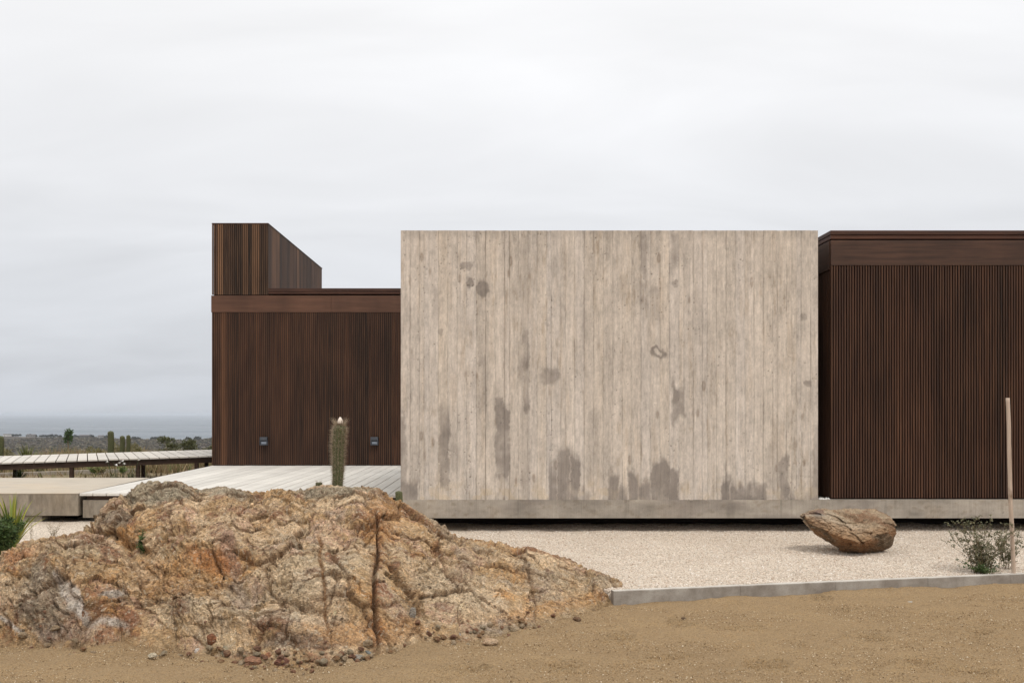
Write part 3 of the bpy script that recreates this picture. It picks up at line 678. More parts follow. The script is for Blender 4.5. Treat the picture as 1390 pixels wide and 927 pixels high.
def build_rock():
    cols = np.arange(-90, 853.5, 1.0); Ds = np.concatenate([np.arange(6.45, 9.8, .0085), np.arange(9.8, 11.6, .03)])
    PX, D = np.meshgrid(cols, Ds)
    sil = np.interp(cols, SIL[:, 0], SIL[:, 1]); foot = np.interp(cols, FOOT[:, 0], FOOT[:, 1])
    # main mass
    Dr = np.interp(cols, [-90, 100, 130, 200, 560, 650, 800, 856], [9.0, 9.2, 9.35, 9.5, 9.4, 9.7, 9.35, 9.2])
    Db = Dz(foot, 0.0); Db = np.where(cols < 300, np.interp(cols, [-90, 110, 160, 210, 260, 300], [9.0, 8.7, 7.9, 7.35, Dz(890., 0.), Dz(897., 0.)]), Db)
    Db = np.minimum(Db, Dr-.3)
    zr = np.maximum(EYE - (sil-CY)/F*Dr, .0)
    zr = np.where(cols < 104, -.4, zr); zr = np.where((cols >= 96) & (cols < 124), np.interp(cols, [96, 124], [-.3, zr[np.argmin(abs(cols-124))]]), zr)
    t_ = (D - Db)/(Dr-Db); tf = np.clip(t_, 0, 1)
    g = 1-(1-tf)**1.75
    hm = zr*g; s_ = np.clip((D-Dr)/1.5, 0, 2); hm = np.where(D > Dr, zr*(1-s_**1.6*.9) - .15*s_, hm); hm = np.where(t_ < 0, t_*1.6, hm)
    # left lobe
    Lr = 8.25; lz = np.interp(cols, [-90, 0, 30, 60, 107, 150, 180, 210, 240, 265], [.50, .575, .67, .70, .735, .66, .56, .40, .12, -.4])
    Lb = np.interp(cols, [-90, 0, 48, 110, 162, 210, 260], [Dz(872., 0.), Dz(878., 0.), Dz(881., 0.), Dz(889., 0.), Dz(874., 0.), 7.3, 7.3])
    tl = (D-Lb)/(Lr-Lb); gl = 1-(1-np.clip(tl, 0, 1))**2.1; hl = lz*gl
    sl_ = np.clip((D-Lr)/1.1, 0, 2); hl = np.where(D > Lr, lz*(1-sl_**1.7) - .1*sl_, hl); hl = np.where(tl < 0, tl*1.6, hl); hl = np.where(lz < .02, np.minimum(hl, -.35 + .5*np.maximum(lz, 0)), hl); hl = np.maximum(hl, -.8)
    k = .05; h = np.maximum(hm, hl); h = np.where(np.abs(hm-hl) < 4*k, k*np.logaddexp(hm/k, hl/k), h)
    X = (PX-CX)/F*D; Z = h
    # screen rows of the undisplaced face, used to lay features on it
    PY = CY + (EYE - Z)/D*F
    def bump(cx, cy, rx, ry, a, rot=0, p=2):
        c, s = math.cos(rot), math.sin(rot); u = ((PX-cx)*c + (PY-cy)*s)/rx; v = (-(PX-cx)*s + (PY-cy)*c)/ry
        return a*np.exp(-(u*u+v*v)**(p/2))*(D < Dr+.1)
    Z0 = Z.copy()
    dd = 0
    for b_ in ((300, 735, 45, 26, .09, .3, 4), (215, 700, 60, 30, .05, -.3, 3), (350, 690, 60, 18, .05, .1, 3), (450, 700, 60, 30, .05, .1, 3), (460, 790, 50, 40, .07, 0, 3), (395, 780, 34, 44, .06, .4, 3),
               (560, 780, 60, 45, .05, .2, 3), (375, 848, 78, 17, .11, .13, 4), (255, 835, 45, 28, .05, 0, 3), (620, 830, 90, 24, .05, -.1, 3), (70, 800, 36, 40, .06, .2, 3), (100, 760, 40, 26, .05, 0, 3), (205, 660, 36, 12, .05, 0, 4),
               (690, 780, 70, 22, .04, .3, 3), (420, 745, 34, 24, .05, 0, 4), (600, 740, 40, 18, .04, .5, 3), (175, 800, 30, 40, .05, .2, 4), (20, 830, 30, 34, .05, 0, 4)):
        dd = dd + bump(*b_)
    for b_ in ((250, 775, 46, 9, -.07, .1), (200, 790, 16, 42, -.09, .15), (330, 800, 14, 60, -.08, -.35), (420, 825, 90, 6, -.06, .25), (125, 835, 10, 34, -.07, -.2), (250, 722, 60, 6, -.05, -.4), (160, 725, 70, 6, -.08, .35),
               (300, 765, 24, 8, -.06, .3), (430, 690, 60, 4, -.05, .1), (545, 700, 5, 40, -.03, 0), (640, 800, 70, 5, -.05, .5), (575, 815, 5, 35, -.04, 0), (480, 720, 40, 5, -.05, .5)):
        dd = dd + bump(*b_)
    # the long vertical fissure
    fx = 510 + 4*np.sin(PY*.045) + 3*fbm(np.stack([PY*.03, 0*PY, 0*PY], -1), 2, 5); fis = np.exp(-((PX-fx)/2.3)**2)*sstep(688, 705, PY)*(1-sstep(885, 900, PY)); dd = dd - .10*fis
    fx2 = 432 + (PY-720)*.09 + 4*fbm(np.stack([PY*.05, 0*PY, 0*PY], -1), 2, 6); fis2 = np.exp(-((PX-fx2)/2.4)**2)*sstep(715, 730, PY)*(1-sstep(850, 870, PY)); dd = dd - .05*fis2
    # base normals
    V = np.stack([X, D+0*X, Z], -1)
    du = np.gradient(V, axis=1); dv = np.gradient(V, axis=0); N = np.cross(du, dv); N /= np.linalg.norm(N, axis=-1, keepdims=True) + 1e-9
    N = np.where(N[..., 2:3] < 0, -N, N); N[..., 1] -= .25; N /= np.linalg.norm(N, axis=-1, keepdims=True)
    P = V.copy()
    wv = np.stack([fbm(P*1.7, 3, 101), fbm(P*1.7, 3, 111), fbm(P*1.7, 3, 121)], -1); q = P + .12*wv
    ang = .42; rot = np.array([[math.cos(ang), 0, -math.sin(ang)], [0, 1, 0], [math.sin(ang), 0, math.cos(ang)]])   # bedding dips to the right
    qs = q @ rot.T
    f1, e1_, i1 = facet(qs*np.array([1.5, 1.5, 2.3]), 200); f2, e2_, i2 = facet((qs+.05*wv)*np.array([3.4, 3.6, 6.0]), 210)
    w2 = np.stack([fbm(P*7, 2, 131), fbm(P*7, 2, 141), fbm(P*7, 2, 151)], -1)
    f3, e3_, i3 = facet((qs+.03*w2)*np.array([8, 9, 16]), 220); f4, e4_, i4 = facet((qs+.012*w2)*np.array([20, 22, 38]), 230)
    st = (qs[..., 2] + .06*wv[..., 0])*13; saw = (st - np.floor(st)); saw = np.where(saw < .8, saw/.8, (1-saw)/.2)
    reg = sstep(-.3, .3, fbm(P*1.1, 2, 161))
    rdg = fbm(qs*np.array([5, 5, 9]), 4, 171, .6, ridge=True); fn = fbm(qs*np.array([26, 26, 34]), 4, 181, .62)
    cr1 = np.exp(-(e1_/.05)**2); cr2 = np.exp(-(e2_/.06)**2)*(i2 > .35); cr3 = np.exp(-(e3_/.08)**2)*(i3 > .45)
    f5, e5_, i5 = facet((qs+.006*w2)*np.array([44, 46, 70]), 240)
    rough = sstep(-.35, .35, fbm(P*2.3, 3, 195))          # some faces are smooth breaks, some are rubbly
    disp = dd*.9 + .052*f1 + .030*f2 + (.010 + .014*rough)*f3 + (.005 + .011*rough)*f4 + .0055*f5*rough - .026*cr1 - .020*cr2 - .012*cr3*rough + .010*saw*reg + .010*rdg + .014*fn + .03*fbm(P*1.3, 2, 191)
    edge = sstep(-.05, .30, Z0)*.7 + .3
    V = V + N*(disp*edge)[..., None]
    # keep the crest line of the real rock
    px2 = CX + F*V[..., 0]/V[..., 1]; py2 = CY + (EYE - V[..., 2])/V[..., 1]*F
    for it in range(4):
        px2 = CX + F*V[..., 0]/V[..., 1]
        bi = np.clip(np.round((px2+90)/3).astype(int), 0, 315); mnv = np.full(316, 9999.)
        ok_ = (V[..., 2] > .06) & (D < np.where(cols < 104, Lr, Dr) + .6); np.minimum.at(mnv, bi[ok_], py2[ok_]); tgt = np.interp(np.arange(316)*3-90, SIL[:, 0], SIL[:, 1])
        df = np.where(mnv < 9000, mnv - tgt, 0); ker = np.ones(5)/5; df = np.convolve(np.pad(df, 2, 'edge'), ker, 'valid')
        cor = np.interp(px2, np.arange(316)*3-90, df)/F*V[..., 1]
        wz = (D > np.where(cols < 104, Lb, Db) - .05)*sstep(-.1, .7, V[..., 2]/np.maximum(np.interp(px2, cols, np.maximum(zr, lz*(cols < 104))), .1))
        V[..., 2] += cor*wz; py2 = CY + (EYE - V[..., 2])/V[..., 1]*F
    # ---------------- colours of the stone itself
    tan = np.array([.47, .325, .185]); pale = np.array([.62, .475, .325]); ochre = np.array([.48, .265, .110]); grey = np.array([.30, .255, .20]); mar = np.array([.215, .105, .062]); pink = np.array([.42, .265, .20]); green = np.array([.46, .37, .245]); dark = np.array([.085, .062, .045])
    def mixc(C, c, a): a = np.clip(a, 0, 1)[..., None]; return C*(1-a) + c*a
    n1 = fbm(qs*np.array([2.2, 2.2, 3]), 4, 301, .6); n2 = fbm(qs*np.array([5, 5, 9]), 4, 311, .62); n3 = fbm(qs*np.array([14, 14, 26]), 4, 321, .65); n4 = fbm(qs*np.array([2.6, 2.6, 4]), 3, 331); n5 = fbm(P*np.array([45, 45, 60]), 3, 341, .7)
    C = np.broadcast_to(tan, V.shape).copy()
    C = mixc(C, pale, sstep(-.18, .30, n1 + .45*n2 + .25*n3)*.85)
    C = mixc(C, green, sstep(.1, .5, n4 + .3*n3)*.5)
    C = mixc(C, ochre, sstep(.02, .42, -n1 + .5*n3 - .1 + .25*n2)*.8)
    C = mixc(C, pink, (i2 > .78)*sstep(-.3, .3, n3)*.7)
    C = mixc(C, mar, sstep(.16, .5, fbm(qs*np.array([4.4, 4.4, 8]), 4, 351, .6) + .35*n3)*.85)
    C = mixc(C, grey*1.15, sstep(.2, .55, fbm(qs*np.array([1.5, 1.5, 2]), 4, 361, .62) + .3*n3)*.6)
    # lichen-grey crest, grey left flank, grey foot on the right
    def blob(cx, cy, rx, ry, rot=0, nz=.5):
        c, s = math.cos(rot), math.sin(rot); u = ((PX-cx)*c + (PY-cy)*s)/rx; v = (-(PX-cx)*s + (PY-cy)*c)/ry
        return 1 - sstep(.6, 1.25, np.sqrt(u*u+v*v) + nz*n2 + nz*.6*n3)
    for a_ in ((215, 664, 60, 16, .05), (305, 668, 40, 12, .3), (455, 666, 60, 7, 0)): C = mixc(C, np.array([.30, .275, .215]), .8*blob(*a_))
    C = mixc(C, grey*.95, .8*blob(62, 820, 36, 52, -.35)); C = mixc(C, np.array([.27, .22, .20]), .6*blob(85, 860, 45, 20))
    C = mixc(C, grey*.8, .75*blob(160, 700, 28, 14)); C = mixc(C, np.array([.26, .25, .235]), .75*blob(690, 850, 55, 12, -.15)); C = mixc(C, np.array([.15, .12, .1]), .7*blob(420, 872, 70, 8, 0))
    C = mixc(C, pink*.95, .8*blob(312, 750, 12, 34, -.25)); C = mixc(C, np.array([.36, .29, .23]), .7*blob(322, 790, 8, 30, -.3))
    C = mixc(C, np.array([.44, .20, .085]), .75*blob(285, 758, 34, 12, .25)); C = mixc(C, ochre*1.0, .6*blob(520, 705, 30, 40, .6)); C = mixc(C, ochre*.95, .6*blob(750, 825, 90, 12, -.25))
    C = mixc(C, np.array([.40, .17, .075]), .65*blob(28, 748, 36, 9, -.35)); C = mixc(C, ochre*.95, .45*blob(240, 780, 60, 30)); C = mixc(C, np.array([.46, .27, .13]), .7*blob(500, 860, 90, 22))
    C = mixc(C, np.array([.56, .46, .335]), .6*blob(620, 800, 70, 26, .35)); C = mixc(C, np.array([.54, .44, .31]), .6*blob(400, 795, 36, 34)); C = mixc(C, np.array([.52, .44, .33]), .6*blob(380, 842, 70, 9, .12)); C = mixc(C, np.array([.50, .42, .29]), .5*blob(90, 745, 60, 14, .1))
    # strata bands, cell-by-cell tone, quartz veins, darkened joints, speckle
    band = fbm(np.stack([qs[..., 0]*1.5, qs[..., 1]*1.5, qs[..., 2]*30], -1), 4, 371, .6); C *= (1 + .20*band)[..., None]
    C *= (1 + .22*(i3-.5) + .30*(i4-.5) + .34*(i5-.5))[..., None]
    qz = blob(108, 822, 12, 40, -.62, .35)*(n3 > -.35) + blob(95, 800, 10, 22, -.5, .4) + blob(150, 845, 26, 7, .2, .5) + blob(155, 808, 20, 5, .1, .5) + blob(20, 850, 28, 3.5, .6, .3)
    C = mixc(C, np.array([.52, .49, .455]), .85*np.clip(qz, 0, 1))
    vein = np.exp(-(np.abs(fbm(qs*np.array([2.3, 2.3, 5]), 3, 381))/.012)**2)*sstep(0, .3, n4); C = mixc(C, np.array([.62, .55, .44]), .55*vein)
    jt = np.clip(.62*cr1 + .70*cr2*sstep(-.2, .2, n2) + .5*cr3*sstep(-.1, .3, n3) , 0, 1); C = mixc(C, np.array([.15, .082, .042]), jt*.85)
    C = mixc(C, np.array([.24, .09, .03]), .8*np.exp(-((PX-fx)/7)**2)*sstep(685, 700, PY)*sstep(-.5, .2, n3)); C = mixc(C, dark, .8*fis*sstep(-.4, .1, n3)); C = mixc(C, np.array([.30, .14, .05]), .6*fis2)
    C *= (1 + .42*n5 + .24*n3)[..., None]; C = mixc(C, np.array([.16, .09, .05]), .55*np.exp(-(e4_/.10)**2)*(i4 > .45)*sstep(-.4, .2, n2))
    C = mixc(C, dark, sstep(.26, .5, n5 + .25*n3)*.8); C = mixc(C, np.array([.66, .58, .46]), sstep(.30, .55, -n5 + .25*n3)*.6)
    C = C*np.array([1.19, 1.13, 1.05])
    # sandy dust on the lowest edge
    C = mixc(C, np.array([.40, .28, .155]), sstep(.10, .0, V[..., 2] + .06*n3)*.7)
    t = NT('rusty_layered_rock', .92, .2)
    a = t.noise(t.co((1, 1, 1.8), (0, .42, 0)), 38, 5, .7); b = t.noise(t.co(), 130, 3, .7); v2 = t.n('ShaderNodeTexVoronoi', {'Vector': t.co((1, 1, 1.7), (0, .42, 0)), 'Scale': 55.}, feature='F1')
    kk = t.math('MULTIPLY', t.rng(a, .3, .7, .62, 1.36), t.rng(b, .3, .7, .78, 1.2)); kc = t.n('ShaderNodeCombineColor', {0: kk, 1: kk, 2: kk}).outputs[0]
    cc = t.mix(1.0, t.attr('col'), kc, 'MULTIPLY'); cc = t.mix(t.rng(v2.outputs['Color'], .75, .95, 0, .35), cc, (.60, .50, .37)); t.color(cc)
    nb = t.bump(a, .026, .9); t.bump(t.math('ADD', b, v2.outputs['Distance']), .009, .9, nb)
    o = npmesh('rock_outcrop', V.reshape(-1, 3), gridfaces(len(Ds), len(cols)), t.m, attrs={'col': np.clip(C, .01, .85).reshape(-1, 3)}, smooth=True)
    me = o.data
    tag(o, 'huge rust and tan layered rock outcrop spreading across the foreground', 'rock')
    M['rock'] = t.m
    return V
RV = build_rock()
RPX = CX + F*RV[..., 0]/RV[..., 1]; RPY = CY + (EYE-RV[..., 2])/RV[..., 1]*F
def rock_pt(px, py):
    """visible point of the rock nearest to a column and a row"""
    d = (RPX-px)**2 + (RPY-py)**2 + (RV[..., 1]-6)*1.5; i = np.unravel_index(np.argmin(d), d.shape); return Vector(RV[i])
def rock_crest(px):
    m = np.abs(RPX-px) < 2; i = np.argmin(np.where(m, RPY, 9999)); return Vector(RV.reshape(-1, 3)[i])

# ------------------------------------------------------------------ stones
def stone_mesh(name, seed, sx, sy, sz, sub=4, facet_amt=.22, base=(.40, .29, .19), second=(.22, .12, .07), third=(.5, .42, .32), cut=None, fine=.03):
    import bmesh
    bm = bmesh.new(); bmesh.ops.create_icosphere(bm, subdivisions=sub, radius=1); me = bpy.data.meshes.new(name); bm.to_mesh(me); bm.free()
    n = len(me.vertices); V = np.zeros(n*3, np.float32); me.vertices.foreach_get('co', V); V = V.reshape(-1, 3).astype(float)
    rr = np.random.default_rng(seed)
    # cut the ball with random planes: broken faces
    for i in range(int(cut or 11)):
        d = rr.normal(size=3); d /= np.linalg.norm(d); h = rr.uniform(.55, .85); s = V @ d; V = V - np.where(s > h, (s-h)*.88, 0)[:, None]*d
    P = V*1.0 + seed*7.7
    nrm = V/np.linalg.norm(V, axis=1, keepdims=True); f, e, _ = facet(P*2.2, seed); V = V + nrm*(facet_amt*.35*f + fine*fbm(P*6, 3, seed) )[:, None]
    V *= np.array([sx, sy, sz])
    n1 = fbm(P*1.6, 3, seed+1); n2 = fbm(P*6, 3, seed+2); C = np.array(base)[None]*(1+.25*n2)[:, None]
    a = sstep(.0, .4, n1+.3*n2)[:, None]*.75; C = C*(1-a)+np.array(second)*a; a = sstep(.05, .4, -n1+.3*n2)[:, None]*.7; C = C*(1-a)+np.array(third)*a
    me.vertices.foreach_set('co', V.astype(np.float32).ravel()); at = me.attributes.new('col', 'FLOAT_COLOR', 'POINT'); c4 = np.ones((n, 4), np.float32); c4[:, :3] = np.clip(C, .01, .9); at.data.foreach_set('color', c4.ravel())
    me.materials.append(M['rock']); me.update(); return me
def put(name, me, loc, rot=(0, 0, 0), sc=1.0):
    o = bpy.data.objects.new(name, me); COL.objects.link(o); o.location = loc; o.rotation_euler = rot; o.scale = (sc,)*3 if not hasattr(sc, '__len__') else sc; return o
def sand_pt(px, py): D = Dz(py, 0.); return Vector((U(px, D), D, 0))

specs = [ # px, py of the base, width px, height px, label, colours
 (91, 884, 17, 14, 'rounded tan cobble at the foot of the left flank of the rock', (.42, .27, .14), (.36, .22, .11), (.46, .32, .18)),
 (206, 893, 12, 7, 'cream pebble lying apart on the sand before the rock', (.60, .52, .38), (.50, .42, .3), (.66, .6, .46)),
 (268, 889, 9, 9, 'small white pebble among brown rubble under the rock', (.72, .64, .56), (.6, .5, .42), (.75, .7, .64)),
 (309, 893, 26, 18, 'tan and greenish grey block leaning against the rock foot', (.36, .30, .20), (.17, .17, .13), (.44, .35, .23)),
 (291, 893, 12, 13, 'olive brown angular stone beside the greenish grey block', (.25, .16, .08), (.18, .10, .05), (.3, .2, .1)),
 (286, 874, 14, 15, 'reddish brown stone wedged in the rock recess', (.26, .11, .055), (.16, .07, .04), (.32, .15, .08)),
 (325, 884, 17, 13, 'blackish jagged stone behind the greenish grey block', (.06, .058, .055), (.11, .1, .09), (.05, .045, .04)),
 (343, 903, 24, 12, 'flat reddish brown stone at the lowest rock edge', (.30, .15, .09), (.2, .1, .06), (.36, .2, .12)),
 (362, 901, 13, 16, 'upright rusty orange stone in the rubble at the rock edge', (.40, .19, .10), (.3, .13, .07), (.45, .25, .14)),
 (382, 906, 20, 13, 'dark maroon stone at the lowest rock edge', (.24, .11, .07), (.15, .07, .05), (.3, .15, .1)),
 (419, 884, 18, 14, 'grey brown round cobble tucked under the rock overhang', (.34, .27, .19), (.25, .2, .14), (.4, .33, .24)),
 (449, 894, 7, 6, 'tiny whitish pebble in the rubble below the rock', (.62, .56, .46), (.5, .44, .36), (.7, .64, .55)),
 (498, 893, 13, 11, 'bluish grey pebble below the vertical fissure', (.25, .26, .245), (.3, .29, .26), (.21, .215, .2)),
 (487, 898, 16, 9, 'flat pale grey stone below the vertical fissure', (.38, .34, .28), (.3, .27, .22), (.44, .4, .34)),
 (580, 870, 12, 16, 'smooth dark grey upright cobble at the rock foot', (.26, .25, .245), (.18, .15, .14), (.33, .32, .31)),
 (622, 868, 20, 10, 'light grey wedge stone under the right part of the rock', (.33, .32, .30), (.2, .19, .18), (.42, .4, .37)),
 (560, 838, 9, 15, 'slim grey stone stuck upright in the rock face', (.40, .36, .31), (.45, .4, .34), (.33, .3, .26)),
 (665, 875, 22, 9, 'peach coloured flat stone on the sand right of the rubble', (.54, .38, .24), (.46, .3, .19), (.6, .45, .31)),
 (783, 843, 11, 6, 'lone dark brown stone on the sand by the right rock foot', (.20, .12, .07), (.14, .08, .05), (.24, .15, .09)),
 (1237, 820, 9, 4, 'whitish flat pebble on the sand before the kerb', (.55, .53, .48), (.45, .43, .38), (.6, .58, .53)),
 (585, 894, 7, 4, 'tiny cream pebble on open sand below the rock', (.66, .58, .44), (.6, .5, .4), (.7, .62, .5)),
 (928, 840, 8, 3, 'dark flat chip on the sand below the kerb end', (.20, .13, .08), (.15, .1, .06), (.24, .16, .1)),
 (877, 840, 6, 4, 'small dark chip on the sand near the kerb end', (.14, .09, .06), (.1, .07, .05), (.2, .13, .09)),
]
for i, (px, py, wpx, hpx, lab, c1, c2, c3) in enumerate(specs):
    onrock = py < 876 and px in (286, 560); p = rock_pt(px, py) if onrock else sand_pt(px, py)
    s = p.y/F; me = stone_mesh('stone', 400+i, wpx*s*.55, wpx*s*.45, hpx*s*.62, 3, .3, c1, c2, c3, 9)
    o = put('loose_stone', me, (p.x, p.y + wpx*s*.2, p.z + hpx*s*.42), (0, random.uniform(-.15, .15), 0)); tag(o, lab, 'stone', 'stones along the foot of the rock')
prot = []
for i, c in enumerate([((.38, .20, .12), (.27, .13, .08), (.48, .30, .18)), ((.52, .38, .24), (.40, .26, .15), (.62, .5, .35)), ((.32, .17, .11), (.22, .11, .07), (.42, .25, .15)), ((.45, .28, .15), (.36, .18, .09), (.5, .36, .22)), ((.44, .34, .22), (.34, .25, .16), (.5, .42, .3))]):
    prot.append(stone_mesh('rubble', 470+i, 1, .8, .62, 3, .3, *c, 9))
rr = random.Random(21); fo = FOOT
for i in range(190):
    px = rr.choice([rr.uniform(215, 560), rr.uniform(330, 520), rr.uniform(215, 420), rr.uniform(20, 160), rr.uniform(560, 760)]) ; py = float(np.interp(px, fo[:, 0], fo[:, 1])) + rr.triangular(-9, 8, -2)
    p = sand_pt(px, py); s = rr.choice([.010, .013, .017, .021, .027, .036])*rr.uniform(.8, 1.1)
    # rest on the rock skirt where it is above the sand
    m_ = (np.abs(RV[::3, ::3, 0]-p.x) < .012) & (np.abs(RV[::3, ::3, 1]-p.y) < .03); zz = RV[::3, ::3, 2][m_]; z = max(0.0, float(zz.max())) if zz.size else 0.0
    if z > .3: z = 0.0
    o = put('rubble_stone', rr.choice(prot), (p.x, p.y, z + s*.38), (rr.uniform(-.4, .4), rr.uniform(-.4, .4), rr.uniform(0, 6.28)), s)
    tag(o, 'small angular rubble stone among many fallen along the foot of the outcrop', 'stone', 'rubble stones along the foot of the rock')
# loose grit on the sand
r2 = np.random.default_rng(9); n = 90000
x = r2.uniform(-4.6, 5.6, n); y = r2.uniform(6.1, 9.7, n)**1.0; keep = (y < kerb_y(x)-.01) | (x < 1.0); keep &= (y < np.interp(x, [-5, 0, 1.05, 1.06], [8, 9.0, 9.1, 12])); x, y = x[keep], y[keep]
t = NT('sand_grit', .9, .2); r = t.attr('rnd', 'Fac'); t.color(t.mix(t.rng(r, .72, .95), t.mix(t.rng(r, 0, .7), (.13, .08, .04), (.48, .33, .18)), (.74, .63, .47)))
g_ = grains('sand_grit', np.stack([x, y, .004 + .0*x + .02*fbm(np.stack([x, y, 0*x], -1)*.7, 3, 3)], -1), np.abs(r2.normal(0, .0024, len(x)))+.0017, t.m, r2); tag(g_, kind='stuff', label='fine loose grit strewn over the brown sand', cat='grit')

# the big boulder on the gravel ------------------------------------
def build_boulder():
    D = 11.45; s = D/F
    # outline of the boulder: (px, top py, mid ridge py, bottom py)
    R = [(1093, 702, 704, 708), (1098, 696.5, 711, 716), (1106, 693.5, 713, 725), (1116, 691.8, 717, 731), (1128, 691.2, 723, 739), (1140, 690.8, 729, 747), (1152, 691, 732, 750), (1166, 691.4, 738, 752), (1178, 691.2, 733, 752.5), (1190, 692.3, 728, 751), (1202, 695.5, 723, 747), (1210, 700, 721, 742), (1214, 708, 719, 731), (1216, 714, 717, 721)]
    R = np.array(R, float); n = 150; pxs = np.linspace(1093, 1216, n); top, mid, bot = [np.interp(pxs, R[:, 0], R[:, k]) for k in (1, 2, 3)]
    m1 = 70; m2 = 42; m3 = 60
    Vs = []
    front = np.interp(pxs, [1093, 1130, 1166, 1200, 1216], [.02, -.24, -.36, -.24, .0]); back = np.interp(pxs, [1093, 1120, 1180, 1216], [.06, .32, .36, .06])
    zt, zm, zb = [EYE - (v-CY)*s for v in (top, mid, bot)]
    x = (pxs-CX)*s
    for j in range(m1+1):      # sloping upper face, crest down to the brow
        k = j/m1; yy = D + .16*(1-k) + front*k - .07*math.sin(math.pi*k); z = zt*(1-k)+zm*k; z = z + .03*np.sin(math.pi*k)
        dz = (yy-D)*(z-EYE)/D; Vs.append(np.stack([x*yy/D, yy, z+dz], -1))
    for j in range(1, m2+1):   # undercut lower face
        k = j/m2; yy = D + front*(1-k)**.8 + .0*k; z = zm*(1-k)+zb*k; dz = (yy-D)*(z-EYE)/D; Vs.append(np.stack([x*yy/D, yy, z+dz], -1))
    for j in range(1, m3):   # underside and back, closing to the crest
        k = j/m3; a = math.pi*k; yy = D + back*math.sin(a)**.7 + .16*k; z = zb*(1-k)+zt*k; Vs.append(np.stack([x, yy, z], -1))
    V = np.array(Vs); nr = len(V); c0 = V.mean((0, 1)); Nn = V - c0; Nn /= np.linalg.norm(Nn, axis=-1, keepdims=True)
    P = V + 3.3; ang = .3; rot = np.array([[math.cos(ang), 0, -math.sin(ang)], [0, 1, 0], [math.sin(ang), 0, math.cos(ang)]]); q = (P + .03*np.stack([fbm(P*6, 2, 1), fbm(P*6, 2, 2), fbm(P*6, 2, 3)], -1)) @ rot.T
    f1, e1, i1 = facet(q*np.array([4, 4, 9]), 520); f2, e2, i2 = facet(q*np.array([11, 11, 26]), 521); fn = fbm(q*np.array([20, 20, 50]), 4, 522, .6)
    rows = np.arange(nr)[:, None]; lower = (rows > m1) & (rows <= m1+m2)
    amp = np.where(lower, .6, 1.); V = V + Nn*((.036*f1 + .015*f2 + .010*fn - .010*np.exp(-(e2/.1)**2) - .012*np.exp(-(e1/.06)**2))*amp)[..., None]
    n1 = fbm(q*np.array([3, 3, 7]), 4, 530, .6); n2 = fbm(q*np.array([12, 12, 30]), 4, 531, .65)
    def mixc(C, c, a): a = np.clip(a, 0, 1)[..., None]; return C*(1-a)+np.array(c)*a
    C = np.broadcast_to(np.array([.43, .315, .205]), V.shape).copy(); C = mixc(C, (.50, .40, .29), sstep(-.1, .35, n1+.5*n2)*.8); C = mixc(C, (.23, .12, .065), sstep(.1, .5, -n1+.4*n2)*.75)
    C = mixc(C, (.36, .19, .085), .6*sstep(.55, .95, rows/m1 + .35*n1)*(rows <= m1+3)); C = mixc(C, (.27, .135, .062), lower*.8); C = mixc(C, (.13, .10, .065), lower*sstep(-.05, .3, n1)*.75)  # lower face: orange-brown stone, its colour darkened further as undercut shade
    C = mixc(C, (.17, .16, .15), .8*np.exp(-(((pxs[None]-1110)/8)**2 + ((rows/m1-.35)/.3)**2)) ); C = mixc(C, (.22, .10, .07), .5*(pxs[None] < 1120)*(rows < m1*.35))
    C *= (1+.22*n2 + .15*(i2-.5))[..., None]
    i = np.arange(nr*n).reshape(nr, n); i2_ = np.concatenate([i, i[:1]], 0)
    Fc = np.stack([i2_[:-1, :-1], i2_[:-1, 1:], i2_[1:, 1:], i2_[1:, :-1]], -1).reshape(-1, 4)[:, ::-1]
    o = npmesh('boulder', V.reshape(-1, 3), Fc, M['rock'], attrs={'col': np.clip(C, .01, .8).reshape(-1, 3)}, smooth=True)
    tag(o, 'single rusty brown boulder balanced on the pale gravel', 'boulder')
build_boulder()

